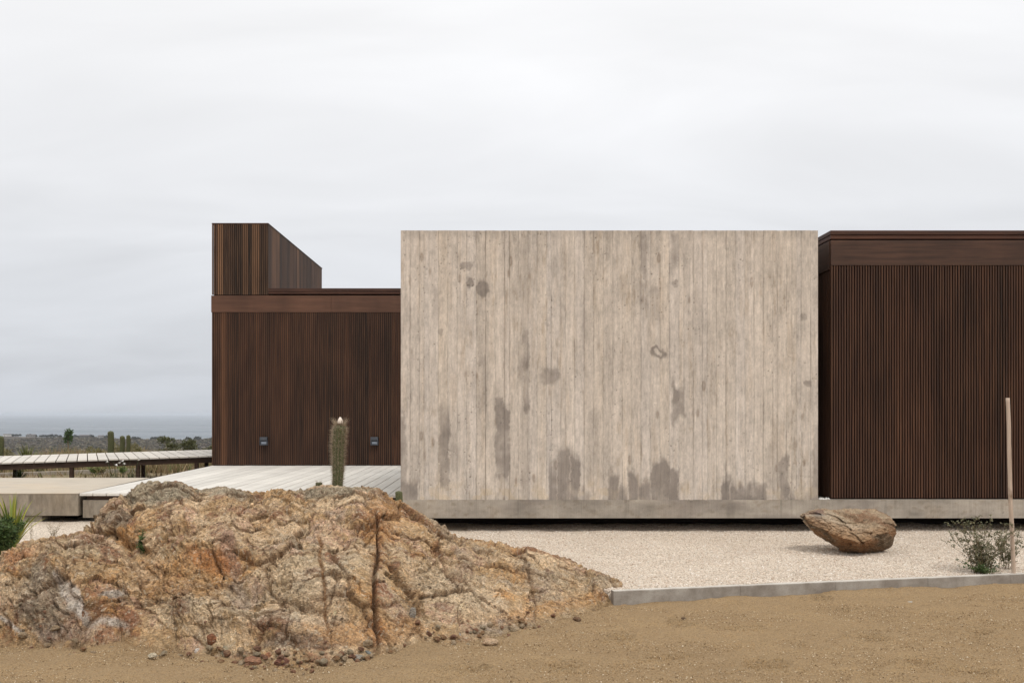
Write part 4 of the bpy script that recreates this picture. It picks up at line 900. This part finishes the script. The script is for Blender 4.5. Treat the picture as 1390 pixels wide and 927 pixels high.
# ------------------------------------------------------------------ plants
M['cactus'] = mat_leaf('cactus_skin', (.060, .066, .028), (.115, .12, .052)); M['spine'] = mat_plain('cactus_spines', (.34, .27, .19), .7, .2, 50); M['spine_dark'] = mat_plain('cactus_spines_brown', (.22, .14, .09), .7, .2, 50)
def cactus(name, base, H, R0, R1, lean=(0, 0), ribs=12, spines=700, slen=.03, spread=0, seed=1, label='', tip_spines=0, bud=False, cat='cactus'):
    rr = random.Random(seed); root = empty(name, base); tag(root, label, cat)
    nz_, nt = 40, ribs*4; V = []; base = Vector(base)
    def ax(h): return Vector((lean[0]*(h/H)**1.3 + .006*math.sin(h*9), lean[1]*h/H, h))
    def rad(h): 
        k = h/H; r = R0 + (R1-R0)*min(1, k*1.3); return r*(1 if k < .93 else math.sqrt(max(0.0, 1-((k-.93)/.07)**2))*.999 + .02)
    for i in range(nz_+1):
        h = H*(i/nz_)**.9; c = ax(h); r = rad(h)
        for j in range(nt):
            a = 2*math.pi*j/nt; rib = 1 + .13*math.cos(ribs*a); V.append(c + Vector((math.cos(a), math.sin(a), 0))*r*rib*(1+.03*mn.noise(Vector((a*2, h*12, seed)))))
    Fs = [(i*nt+j, i*nt+(j+1) % nt, (i+1)*nt+(j+1) % nt, (i+1)*nt+j) for i in range(nz_) for j in range(nt)] + [tuple(range(nz_*nt, (nz_+1)*nt))]
    m = MB(); m.add(V, Fs, .5); m.a = [rr.uniform(.1, 1) for _ in m.a]; m.build('stem', M['cactus'], root, smooth=True)
    m = MB()
    for k in range(spines):
        h = H*(.02+.96*rr.random()**.8) ; a = 2*math.pi*rr.randrange(ribs)/ribs + rr.gauss(0, .06); r = rad(h)*1.12; c = ax(h) + Vector((math.cos(a), math.sin(a), 0))*r
        d = Vector((math.cos(a)+rr.gauss(0, .5), math.sin(a)+rr.gauss(0, .5), rr.gauss(.05, .5))).normalized(); L = slen*rr.uniform(.5, 1.25)*(.45+.55*min(1, h/H*1.4))
        u = d.orthogonal().normalized()*slen*.022; v = d.cross(u); m.add([c+u, c-u*.5+v*.8, c-u*.5-v*.8, c+d*L], [(0, 1, 3), (1, 2, 3), (2, 0, 3)])
    for k in range(tip_spines):
        a = rr.uniform(0, 6.28); c = ax(H*.97) + Vector((math.cos(a), math.sin(a), 0))*R1*rr.uniform(.3, .95); d = Vector((math.cos(a)*rr.uniform(.2, 1.1), math.sin(a)*rr.uniform(.2, 1.1), 1)).normalized(); L = slen*rr.uniform(1.2, 2.7); u = d.orthogonal().normalized()*slen*.028; v = d.cross(u); m.add([c+u, c-u*.5+v*.8, c-u*.5-v*.8, c+d*L], [(0, 1, 3), (1, 2, 3), (2, 0, 3)])
    m.build('spines', M['spine'] if H < 1 else M['spine_dark'], root)
    if bud:
        c = ax(H); Vb = []; Fb = []; nn = 14
        for i in range(9):
            k = i/8; z = -.012 + .078*k; r = .026*(math.sin(math.pi*min(.97, .26+.74*k))**.6)
            for j in range(nn): Vb.append((c.x + r*math.cos(6.283*j/nn)*(1+.05*math.cos(5*j)), c.y + r*math.sin(6.283*j/nn), H+z))
        for i in range(8):
            for j in range(nn): Fb.append((i*nn+j, i*nn+(j+1) % nn, (i+1)*nn+(j+1) % nn, (i+1)*nn+j))
        Fb.append(tuple(range(8*nn, 9*nn))); b_ = MB(); b_.add(Vb, Fb); fl_ = b_.build('flower_bud', mat_plain('white_bud', (.80, .70, .60), .7, .08, 40), root, smooth=True)
        b_ = MB()
        for k in range(60):
            a = rr.uniform(0, 6.28); p = Vector((c.x + .02*math.cos(a), c.y + .02*math.sin(a), H-.006)); d = Vector((math.cos(a)*.9, math.sin(a)*.9, rr.uniform(.1, 1.2))); b_.leaf(p, d, (0, 0, 1), .022, .007, .3)
        b_.build('calyx', mat_plain('bud_scales', (.25, .16, .09), .8), root)
    return root
c = rock_crest(458); Dc = c.y + .10; cb = Vector((U(457, Dc), Dc, c.z-.10)); Hc = Zp(575.5, Dc)-cb.z
cactus('column_cactus', cb, Hc, .041, .053, (.034, 0), 13, 3800, .044, seed=2, label='slender spiny column cactus with a white bud on the rock crest', tip_spines=190, bud=True)
c = rock_crest(433); cactus('cactus_pup', (U(432.5, c.y+.05), c.y+.05, c.z-.04), Zp(654.5, c.y+.05)-c.z+.04, .022, .028, spines=260, slen=.018, seed=4, label='tiny cactus pup beside the tall cactus on the rock', cat='cactus', tip_spines=40)
D_ = 13.2; cactus('cactus_pup', (U(541.5, D_), D_, .30), Zp(666, D_)-.30, .035, .042, spines=300, slen=.022, seed=6, label='dark little cactus at the corner of deck and concrete box', tip_spines=30)
for px, py, wd, sd_, lab in ((150.5, 584.5, 8.3, 31, 'tallest of the three column cacti behind the boardwalk'), (166, 591, 6.6, 32, 'middle one of the three column cacti behind the boardwalk'), (174.3, 590, 5.6, 33, 'rightmost and thinnest of the three column cacti behind the boardwalk')):
    D_ = 31.5; o = cactus('column_cactus', (U(px, D_), D_, -.05), Zp(py, D_)+.05, wd/2*D_/F*.92, wd/2*D_/F*.86, ribs=14, spines=1100, slen=.035, seed=sd_, label=lab); o['group'] = 'column cacti behind the boardwalk'
cactus('column_cactus', (U(-.5, 29), 29, -.05), Zp(591, 29)+.05, .09, .10, ribs=12, spines=700, slen=.04, seed=40, label='column cactus cut by the left edge of the picture')

def twig_bush(name, base, H, W, stems, leaves, lsize, matl, mats, label, cat='shrub', seed=1, upright=.8, clump=None, sub=None, group=None):
    rr = random.Random(seed); root = empty(name, base); tag(root, label, cat, group); ms = MB(); ml = MB(); tips = []
    for i in range(stems):
        a = rr.uniform(0, 6.283); p = Vector((rr.gauss(0, W*.08), rr.gauss(0, W*.08), 0)); h = H*rr.uniform(.5, 1); r = W*.5*math.sqrt(rr.random()); d = Vector((math.cos(a)*r, math.sin(a)*r, h)); pts = [p]
        n_ = 6
        for k in range(1, n_+1):
            q = p + d*(k/n_) + Vector((rr.gauss(0, .03), rr.gauss(0, .03), 0))*H*(k/n_) - Vector((d.x, d.y, 0))*(1-k/n_)*k/n_*.6; pts.append(q)
        r0 = H*.0042+.0007; ms.tube(pts, [r0*(1-.75*k/n_) for k in range(n_+1)], 4)
        for k in range(2, n_+1):
            for b_ in range(2):
                a2 = rr.uniform(0, 6.28); dd = Vector((math.cos(a2), math.sin(a2), rr.uniform(.2, 1.3))).normalized()*H*rr.uniform(.06, .18); e = pts[k]+dd; ms.tube([pts[k], e], [r0*.4, r0*.2], 3, cap=False); tips += [(pts[k], e)]
    for i in range(leaves):
        a_, e = rr.choice(tips); p = a_.lerp(e, rr.uniform(.1, 1.1)); d = Vector((rr.gauss(0, 1), rr.gauss(0, 1), rr.gauss(.5, .7))); ml.leaf(p, d, (rr.gauss(0, 1), rr.gauss(0, 1), 1), lsize*rr.uniform(.6, 1.4), lsize*rr.uniform(.3, .6), rr.random())
    ms.build('stems', mats, root); ml.build('foliage', matl, root); return root
M['stem'] = mat_plain('dry_stems', (.17, .12, .07), .8); M['stem_g'] = mat_plain('green_stems', (.12, .12, .05), .8)
M['lf_dust'] = mat_leaf('dusty_leaves', (.065, .078, .035), (.26, .235, .14)); M['lf_green'] = mat_leaf('green_leaves', (.035, .065, .018), (.10, .15, .045)); M['lf_bright'] = mat_leaf('bright_green_leaves', (.11, .16, .045), (.26, .32, .11)); M['lf_olive'] = mat_leaf('olive_leaves', (.075, .085, .040), (.19, .19, .09)); M['lf_yel'] = mat_leaf('yellowish_leaves', (.14, .13, .05), (.30, .26, .11)); M['lf_dry'] = mat_leaf('dry_heads', (.28, .22, .12), (.55, .48, .33))
Db_ = 10.0; s = Db_/F
twig_bush('wild_shrub', (U(1338, Db_), Db_+.05, .1), .54, .60, 34, 4200, .021, M['lf_dust'], M['stem'], 'sparse twiggy shrub growing behind the kerb left of the wooden stake', seed=11)
twig_bush('wild_shrub', (U(1384, Db_), Db_+.25, .1), .42, .36, 16, 1700, .021, M['lf_dust'], M['stem'], 'small twiggy shrub behind the kerb right of the wooden stake', seed=12)
twig_bush('green_tuft', (U(1336, Db_), Db_+.03, .1), .13, .50, 40, 1400, .02, M['lf_green'], M['stem_g'], 'low green leafy growth at the base of the twiggy shrub', 'plant', 13)
p = rock_pt(191, 752); twig_bush('rock_seedling', (p.x, p.y, p.z-.015), .20, .09, 5, 240, .028, M['lf_green'], M['stem_g'], 'small bright green seedling sprouting from the rock face', 'plant', 14)
p = rock_pt(183, 742); twig_bush('rock_seedling', (p.x, p.y, p.z-.015), .07, .05, 3, 40, .018, M['lf_green'], M['stem_g'], 'tiny green sprout left of the taller seedling on the rock', 'plant', 15)
D_ = 9.3; 
for px, h, w_, sd_, lab in ((72, .17, .20, 16, 'dry seed-headed weed on the gravel behind the left rock lobe'), (43, .16, .05, 17, 'thin dry weed beside the yellow agave')):
    twig_bush('dry_weed', (U(px, D_), D_, .40 if 0 else Zp(731, D_)), h, w_, 14 if sd_ == 16 else 5, 170 if sd_ == 16 else 50, .010, M['lf_dry'], M['stem'], lab, 'weed', sd_)

def sword(name, base, n, L, W, mat, label, cat, seed=1, up=.9):
    rr = random.Random(seed); m = MB()
    for i in range(n):
        a = 6.283*i/n*3.1 + rr.gauss(0, .3); tilt = rr.uniform(.08, 1.0)*up; l = L*rr.uniform(.65, 1.05)*(1-.25*tilt); d = Vector((math.cos(a), math.sin(a), 0)); s_ = Vector((-d.y, d.x, 0)); V = []; K = 7; c_ = rr.random()
        for k in range(K+1):
            t_ = k/K; ang = tilt + t_*t_*.5*tilt; p = d*(l*t_*math.sin(ang)) + Vector((0, 0, l*t_*math.cos(ang))); ww = W*.5*(1-t_**2.2)*(.65+.6*t_*(1-t_)); V += [p - s_*ww, p + d*-.0 + Vector((0, 0, -ww*.5)), p + s_*ww]
        m.add(V, [q for k in range(K) for q in ((3*k, 3*k+1, 3*k+4, 3*k+3), (3*k+1, 3*k+2, 3*k+5, 3*k+4))], c_)
    o = m.build(name, mat, loc=base); tag(o, label, cat); return o
M['agave'] = mat_leaf('yellow_green_blades', (.10, .16, .03), (.42, .38, .06)); M['agave_g'] = mat_leaf('green_blades', (.05, .09, .025), (.15, .20, .06))
D_ = 11.7; sword('yucca_plant', (U(17, D_), D_, .10), 50, .76, .050, M['agave'], 'yellow-green sword-leaved plant at the left edge by the terrace', 'plant', 3, .55)
D_ = 11.3; twig_bush('leafy_bush', (U(3, D_), D_, .10), .40, .42, 70, 5200, .045, M['lf_green'], M['stem_g'], 'dense dark green leafy bush under the sword-leaved plant', 'bush', 18)
twig_bush('leafy_bush', (U(-30, D_), D_-.2, .12), .36, .40, 40, 2200, .045, M['lf_green'], M['stem_g'], 'dark green bush mostly outside the left edge', 'bush', 19)
sword('grass_clump', (U(27, 25.5), 25.5, 0), 60, .50, .03, M['agave_g'], 'green grassy clump under the boardwalk near the left edge', 'plant', 5, .8)

# vegetation strip behind the boardwalk
def foliage_tree(name, base, H, W, label, cat, mat, seed, n=2600, leaf=.09, trunk=.3, group=None, tmat=None):
    rr = random.Random(seed); root = empty(name, base); tag(root, label, cat, group); m = MB()
    cl = []
    for i in range(13):
        a = rr.uniform(0, 6.28); r = W*.42*math.sqrt(rr.random()); h = H*(trunk + (1-trunk)*rr.uniform(.15, .9)); cl.append((Vector((math.cos(a)*r, math.sin(a)*r, h)), W*rr.uniform(.13, .24)))
    for i in range(n):
        c_, r = rr.choice(cl); v = Vector((rr.gauss(0, 1), rr.gauss(0, 1), rr.gauss(0, .75))); v = v.normalized()*r*rr.random()**.4; p = c_+v
        if p.z < .02: p.z = rr.uniform(.02, .2)*H
        m.leaf(p, v + Vector((0, 0, r*.5)), (rr.gauss(0, 1), rr.gauss(0, 1), rr.gauss(0, 1)), leaf*rr.uniform(.6, 1.4), leaf*.45, min(1, max(0, rr.gauss(.45, .28))))
    m.build('crown', mat, root); t_ = MB(); t_.tube([(0, 0, 0), (W*.02, 0, H*.35), (0, 0, H*.6)], [W*.035, W*.028, W*.012], 6)
    for c_, r in cl[:7]: t_.tube([(0, 0, H*.25), tuple(c_)], [W*.02, W*.006], 4)
    t_.build('trunk', tmat or M['stem'], root); return root
D_ = 33.
foliage_tree('green_shrub', (U(229, D_), D_, -.05), Zp(594.5, D_)+.05, .62, 'leafy shrub right of the cacti behind the boardwalk, taller left one', 'shrub', M['lf_olive'], 51, 1500, .07)
foliage_tree('green_shrub', (U(250, D_), D_+.4, -.05), Zp(597, D_)+.05, .66, 'leafy shrub beside the dark wing behind the boardwalk, broader one', 'shrub', M['lf_olive'], 52, 1500, .07)
foliage_tree('green_shrub', (U(290, D_), D_, -.05), Zp(600, D_)+.05, .6, 'leafy shrub half hidden behind the corner of the dark wing', 'shrub', M['lf_olive'], 53, 900, .07)
foliage_tree('green_shrub', (U(160, 36), 36, -.1), Zp(600, 36)+.1, .6, 'yellow-green shrub standing behind the three column cacti', 'shrub', M['lf_yel'], 54, 900, .06)
foliage_tree('green_shrub', (U(183, 36), 36, -.1), Zp(602, 36)+.1, .5, 'thin yellow-green shrub just right of the three cacti', 'shrub', M['lf_yel'], 55, 600, .06)
foliage_tree('green_shrub', (U(126, 34), 34, -.05), Zp(608, 34)+.05, .8, 'low yellowish shrub left of the three column cacti', 'shrub', M['lf_yel'], 56, 900, .06)
foliage_tree('green_shrub', (U(92, 40), 40, -.3), Zp(608.5, 40)+.3, .24, 'small dark round shrub above the boardwalk near the lone tree', 'shrub', M['lf_olive'], 57, 300, .06)
foliage_tree('green_shrub', (U(5, 30), 30, -.05), Zp(607, 30)+.05, .7, 'olive shrub beside the column cactus at the left edge', 'shrub', M['lf_yel'], 58, 900, .06)
sword('grass_clump', (U(32, 30), 30.2, 0), 190, .95, .05, mat_leaf('straw_green_blades', (.09, .11, .03), (.26, .25, .09)), 'wide tuft of straw-green blades above the boardwalk at left', 'grass', 7, .85)
for i, px in enumerate((52, 128, 134, 166, 205)):
    D_ = 28.4 if i != 4 else 29.0
    twig_bush('low_plant', (U(px, D_), D_, 0), .20 if px != 205 else .15, .34 if px != 134 else .6, 22, 500, .05, M['lf_bright'] if i in (1, 3) else M['lf_yel'], M['stem_g'], ['dull green low plant under the left end of the boardwalk', 'bright green low plant right of the first boardwalk post', 'wide low plant midway between the boardwalk posts', 'bright green low plant left of the paired boardwalk posts', 'small low plant right of the paired boardwalk posts'][i], 'plant', 60+i)
# white-flowering stalks against the boardwalk
m = MB(); root = empty('flowering_weed', (U(166, 20.5), 20.5, .0)); tag(root, 'thin green weed with tiny white flowers in front of the boardwalk', 'weed'); FL = []; rr = random.Random(8)
for i in range(26):
    x = rr.uniform(-.3, .3); h = rr.uniform(.25, .78); m.tube([(x*.5, 0, 0), (x, rr.uniform(-.1, .1), h)], [.006, .003], 3, cap=False)
    for k in range(14): m.leaf((x*(.5+.5*k/14), 0, h*k/16), (rr.gauss(0, 1), rr.gauss(0, 1), .6), (0, 0, 1), .05, .018, rr.random())
for x, h in ((-.30, .72), (-.05, .70), (.0, .74), (.04, .69), (.33, .76), (-.12, .66)):
    m.tube([(x*.4, 0, 0), (x, 0, h)], [.006, .003], 3, cap=False)
    mf = MB(); FL.append(mf)
    for k in range(9): a = rr.uniform(0, 6.28); mf.leaf((x, 0, h), (math.cos(a), math.sin(a), rr.uniform(-.3, .8)), (0, 0, 1), .05, .03)
m.build('stems', M['lf_green'], root); mw = mat_plain('white_petals', (.80, .78, .74), .7, .05); [q.build('flower', mw, root) for q in FL]
# dry grass cover beyond the edging
n = 26000; r3 = np.random.default_rng(17); x0 = r3.uniform(-17, -5.5, n); y0 = np.concatenate([r3.uniform(28.5, 40, n-1500), r3.uniform(24, 28, 1500)]); nn_ = fbm(np.stack([x0*.6, y0*.4, 0*x0], -1), 3, 5); keep = (nn_ > -.25) & ((y0 > 28.2+(x0+13)*.5) | (nn_ > .2)); x0, y0 = x0[keep], y0[keep]; n = len(x0)
h = r3.uniform(.10, .46, n)*(1+.6*nn_[keep]); h = np.where(y0 < 28.5, h*.4, h); a = r3.uniform(0, 6.28, n); lx, ly = r3.normal(0, .3, n)*h, r3.normal(0, .3, n)*h; wdt = r3.uniform(.008, .02, n)
V = np.stack([np.stack([x0-np.cos(a)*wdt, y0-np.sin(a)*wdt, 0*x0], -1), np.stack([x0+np.cos(a)*wdt, y0+np.sin(a)*wdt, 0*x0], -1), np.stack([x0+lx, y0+ly, h], -1)], 1)
t = NT('dry_grass', .9, .1); r = t.attr('rnd', 'Fac'); t.color(t.mix(t.rng(r, .6, .95), t.mix(t.rng(r, 0, .5), (.20, .13, .075), (.36, .28, .16)), (.12, .14, .05)))
g_ = npmesh('dry_grass', V.reshape(-1, 3), np.arange(n*3).reshape(-1, 3), t.m, fattrs={'rnd': r3.random(n)}); tag(g_, kind='stuff', label='dry brown grass and scrub on the slope behind the boardwalk', cat='grass')

# lone small tree on the slope (leaf tuft on a thin trunk)
D_ = 120.; zb = -12.
root = empty('lone_tree', (U(92.3, D_), D_, zb)); tag(root, 'lone thin tree with a small leaf tuft standing out against the sea', 'tree'); hh = Zp(584.5, D_)-zb
m = MB(); m.tube([(0, 0, 0), (.1, 0, hh*.5), (0, 0, hh-.5)], [.16, .11, .07], 6); m.build('trunk', M['stem'], root); m = MB(); rr = random.Random(2)
for i in range(420):
    k = rr.random(); c_ = Vector((.12*k, 0, hh-1.3+1.2*k)); v = Vector((rr.gauss(0, 1), rr.gauss(0, 1), rr.gauss(0, 1))).normalized()*rr.uniform(.1, .38); m.leaf(c_+v, v+Vector((0, 0, .1)), (rr.gauss(0, 1), 1, 0), .30, .12, rr.random())
m.build('crown', M['lf_green'], root)
# trees and houses along the far shore
rr = random.Random(33); M['far_leaf'] = mat_leaf('far_dark_foliage', (.030, .040, .026), (.065, .075, .045))
pos = [(14, 'far dark tree clump at the left end of the shoreline', 10, 4.5), (24, 'second far tree clump from the left along the shoreline', 9, 5), (38, 'broad far tree clump on the shoreline above the straw grass', 14, 6), (50, 'flat far tree clump on the shoreline left of centre', 16, 4), (62, 'long low far tree clump on the shoreline', 14, 4), (68, 'rounded dark far tree clump left of the lone tree', 9, 6.5), (80, 'far tree clump close left of the lone tree', 10, 6), (101, 'small far tree right of the lone tree', 4, 5), (108, 'flat far tree clump right of the lone tree', 16, 3.5), (124, 'single pointed far tree between the lone tree and the cacti', 4.5, 6.5), (136, 'faint tiny far tree left of the tallest cactus', 4, 4), (144, 'far tree close left of the tallest cactus', 4, 6.5), (186, 'low far tree clump right of the three cacti', 14, 4.5), (212, 'low far tree clump behind the leafy shrub', 16, 5), (262, 'dark far tree clump on the headland near the wing', 22, 7)]
for px, lab, W_, H_ in pos:
    # shoreline distance for this column
    k = (px-CX)/F; Y = 1500.
    for _ in range(30): Y = 1226/(1+.64*k)
    Y = float(coast_y(np.array([k*Y]), np.array([Y]))[0]) - 22; X_ = k*Y; root = empty('far_tree', (X_, Y, float(land_z(np.array([X_]), np.array([Y]))[0])-.3)); tag(root, lab, 'tree', 'trees along the far shore'); m = MB()
    for c_ in range(max(3, int(W_/2))):
        cx_, ch = rr.uniform(-.5, .5)*W_, H_*rr.uniform(.1, .45)
        for i in range(60): v = Vector((rr.gauss(0, 1), rr.gauss(0, 1), rr.gauss(0, .7))).normalized()*H_*.32*rr.random()**.4; m.leaf(Vector((cx_, 0, ch+.3))+v, v+Vector((0, 0, 1)), (rr.gauss(0, 1), rr.gauss(0, 1), 0), 1.9, 1.2, rr.random())
    m.build('crown', M['far_leaf'], root); m = MB(); m.tube([(0, 0, 0), (0, 0, H_*.7)], [.3, .2], 5); m.build('trunk', M['stem'], root)
for px, w_, h_, lab, colr in ((10, 12, 3.6, 'pale little house at the left end of the far shore', (.62, .60, .56)), (43, 14, 3.6, 'low grey house among trees on the far shore', (.20, .19, .18)), (115, 16, 3.8, 'long low dark house on the far shore right of the lone tree', (.12, .11, .11)), (137, 8, 4.2, 'small box-like house on the far shore left of the cacti', (.30, .29, .28))):
    k = (px-CX)/F; Y = 1500.
    for _ in range(30): Y = 1226/(1+.64*k)
    Y = float(coast_y(np.array([k*Y]), np.array([Y]))[0]) - 34; r_ = empty('far_house', (k*Y, Y, float(land_z(np.array([k*Y]), np.array([Y]))[0])-.2)); tag(r_, lab, 'house', 'houses along the far shore')
    m = MB(); m.box(-w_/2, w_/2, -3, 3, 0, h_); m.build('wall', mat_plain('far_plaster', colr, .9, .05, 1), r_)
    m = MB(); m.add([(-w_/2-.3, -3.4, h_+.01), (w_/2+.3, -3.4, h_+.01), (w_/2+.3, 3.4, h_+.01), (-w_/2-.3, 3.4, h_+.01), (-w_/2-.3, 0, h_+1.1), (w_/2+.3, 0, h_+1.1)], [(0, 1, 5, 4), (2, 3, 4, 5), (1, 2, 5), (3, 0, 4), (3, 2, 1, 0)]); m.build('roof', mat_plain('far_roof', (.13, .11, .10), .9, .05, 1), r_)
    m = MB()
    for q in (-.3, .1, .35): m.box(w_*q-.6, w_*q+.6, -3.02, -3.003, 1.0, 2.3)
    m.build('window', mat_plain('far_glass', (.05, .06, .07), .2, .05, 1), r_)

# ------------------------------------------------------------------ wooden stake
def build_stake():
    D = 9.93; s = D/F; m = MB(); n = 40; k = 14; V = []; z0 = .0; zt = Zp(540, D); rr = random.Random(9); xb, xt = U(1376, D), U(1367.5, D)
    for i in range(n+1):
        t_ = i/n; z = z0 + (zt-z0)*t_; cx = xb + (xt-xb)*t_ + .004*math.sin(t_*9) + .003*mn.noise(Vector((t_*6, 0, 0))); r = .0205 - .002*t_
        for j in range(k):
            a = 6.283*j/k; rr_ = r*(1+.07*mn.noise(Vector((math.cos(a)*1.5, math.sin(a)*1.5, t_*14))) + .10*math.exp(-((t_-.33)/.008)**2) + .08*math.exp(-((t_-.72)/.008)**2)); V.append((cx + rr_*math.cos(a), D + rr_*math.sin(a), z))
    Fs = [(i*k+j, i*k+(j+1) % k, (i+1)*k+(j+1) % k, (i+1)*k+j) for i in range(n) for j in range(k)] + [tuple(range(n*k, n*k+k))]
    m.add(V, Fs)
    t = NT('bare_stake_wood', .75, .25); g = t.noise(t.co((40, 40, 2)), 1., 4, .6); kn = t.noise(t.co((6, 6, 3)), 1., 3)
    c = t.mix(t.rng(g, .3, .7), (.40, .30, .23), (.60, .49, .39)); c = t.mix(t.rng(kn, .60, .72), c, (.17, .10, .06)); t.color(c); t.bump(g, .002)
    o = m.build('wooden_stake', t.m, smooth=True); tag(o, 'thin bare wooden stake standing upright in the shrub behind the kerb', 'stake')
build_stake()
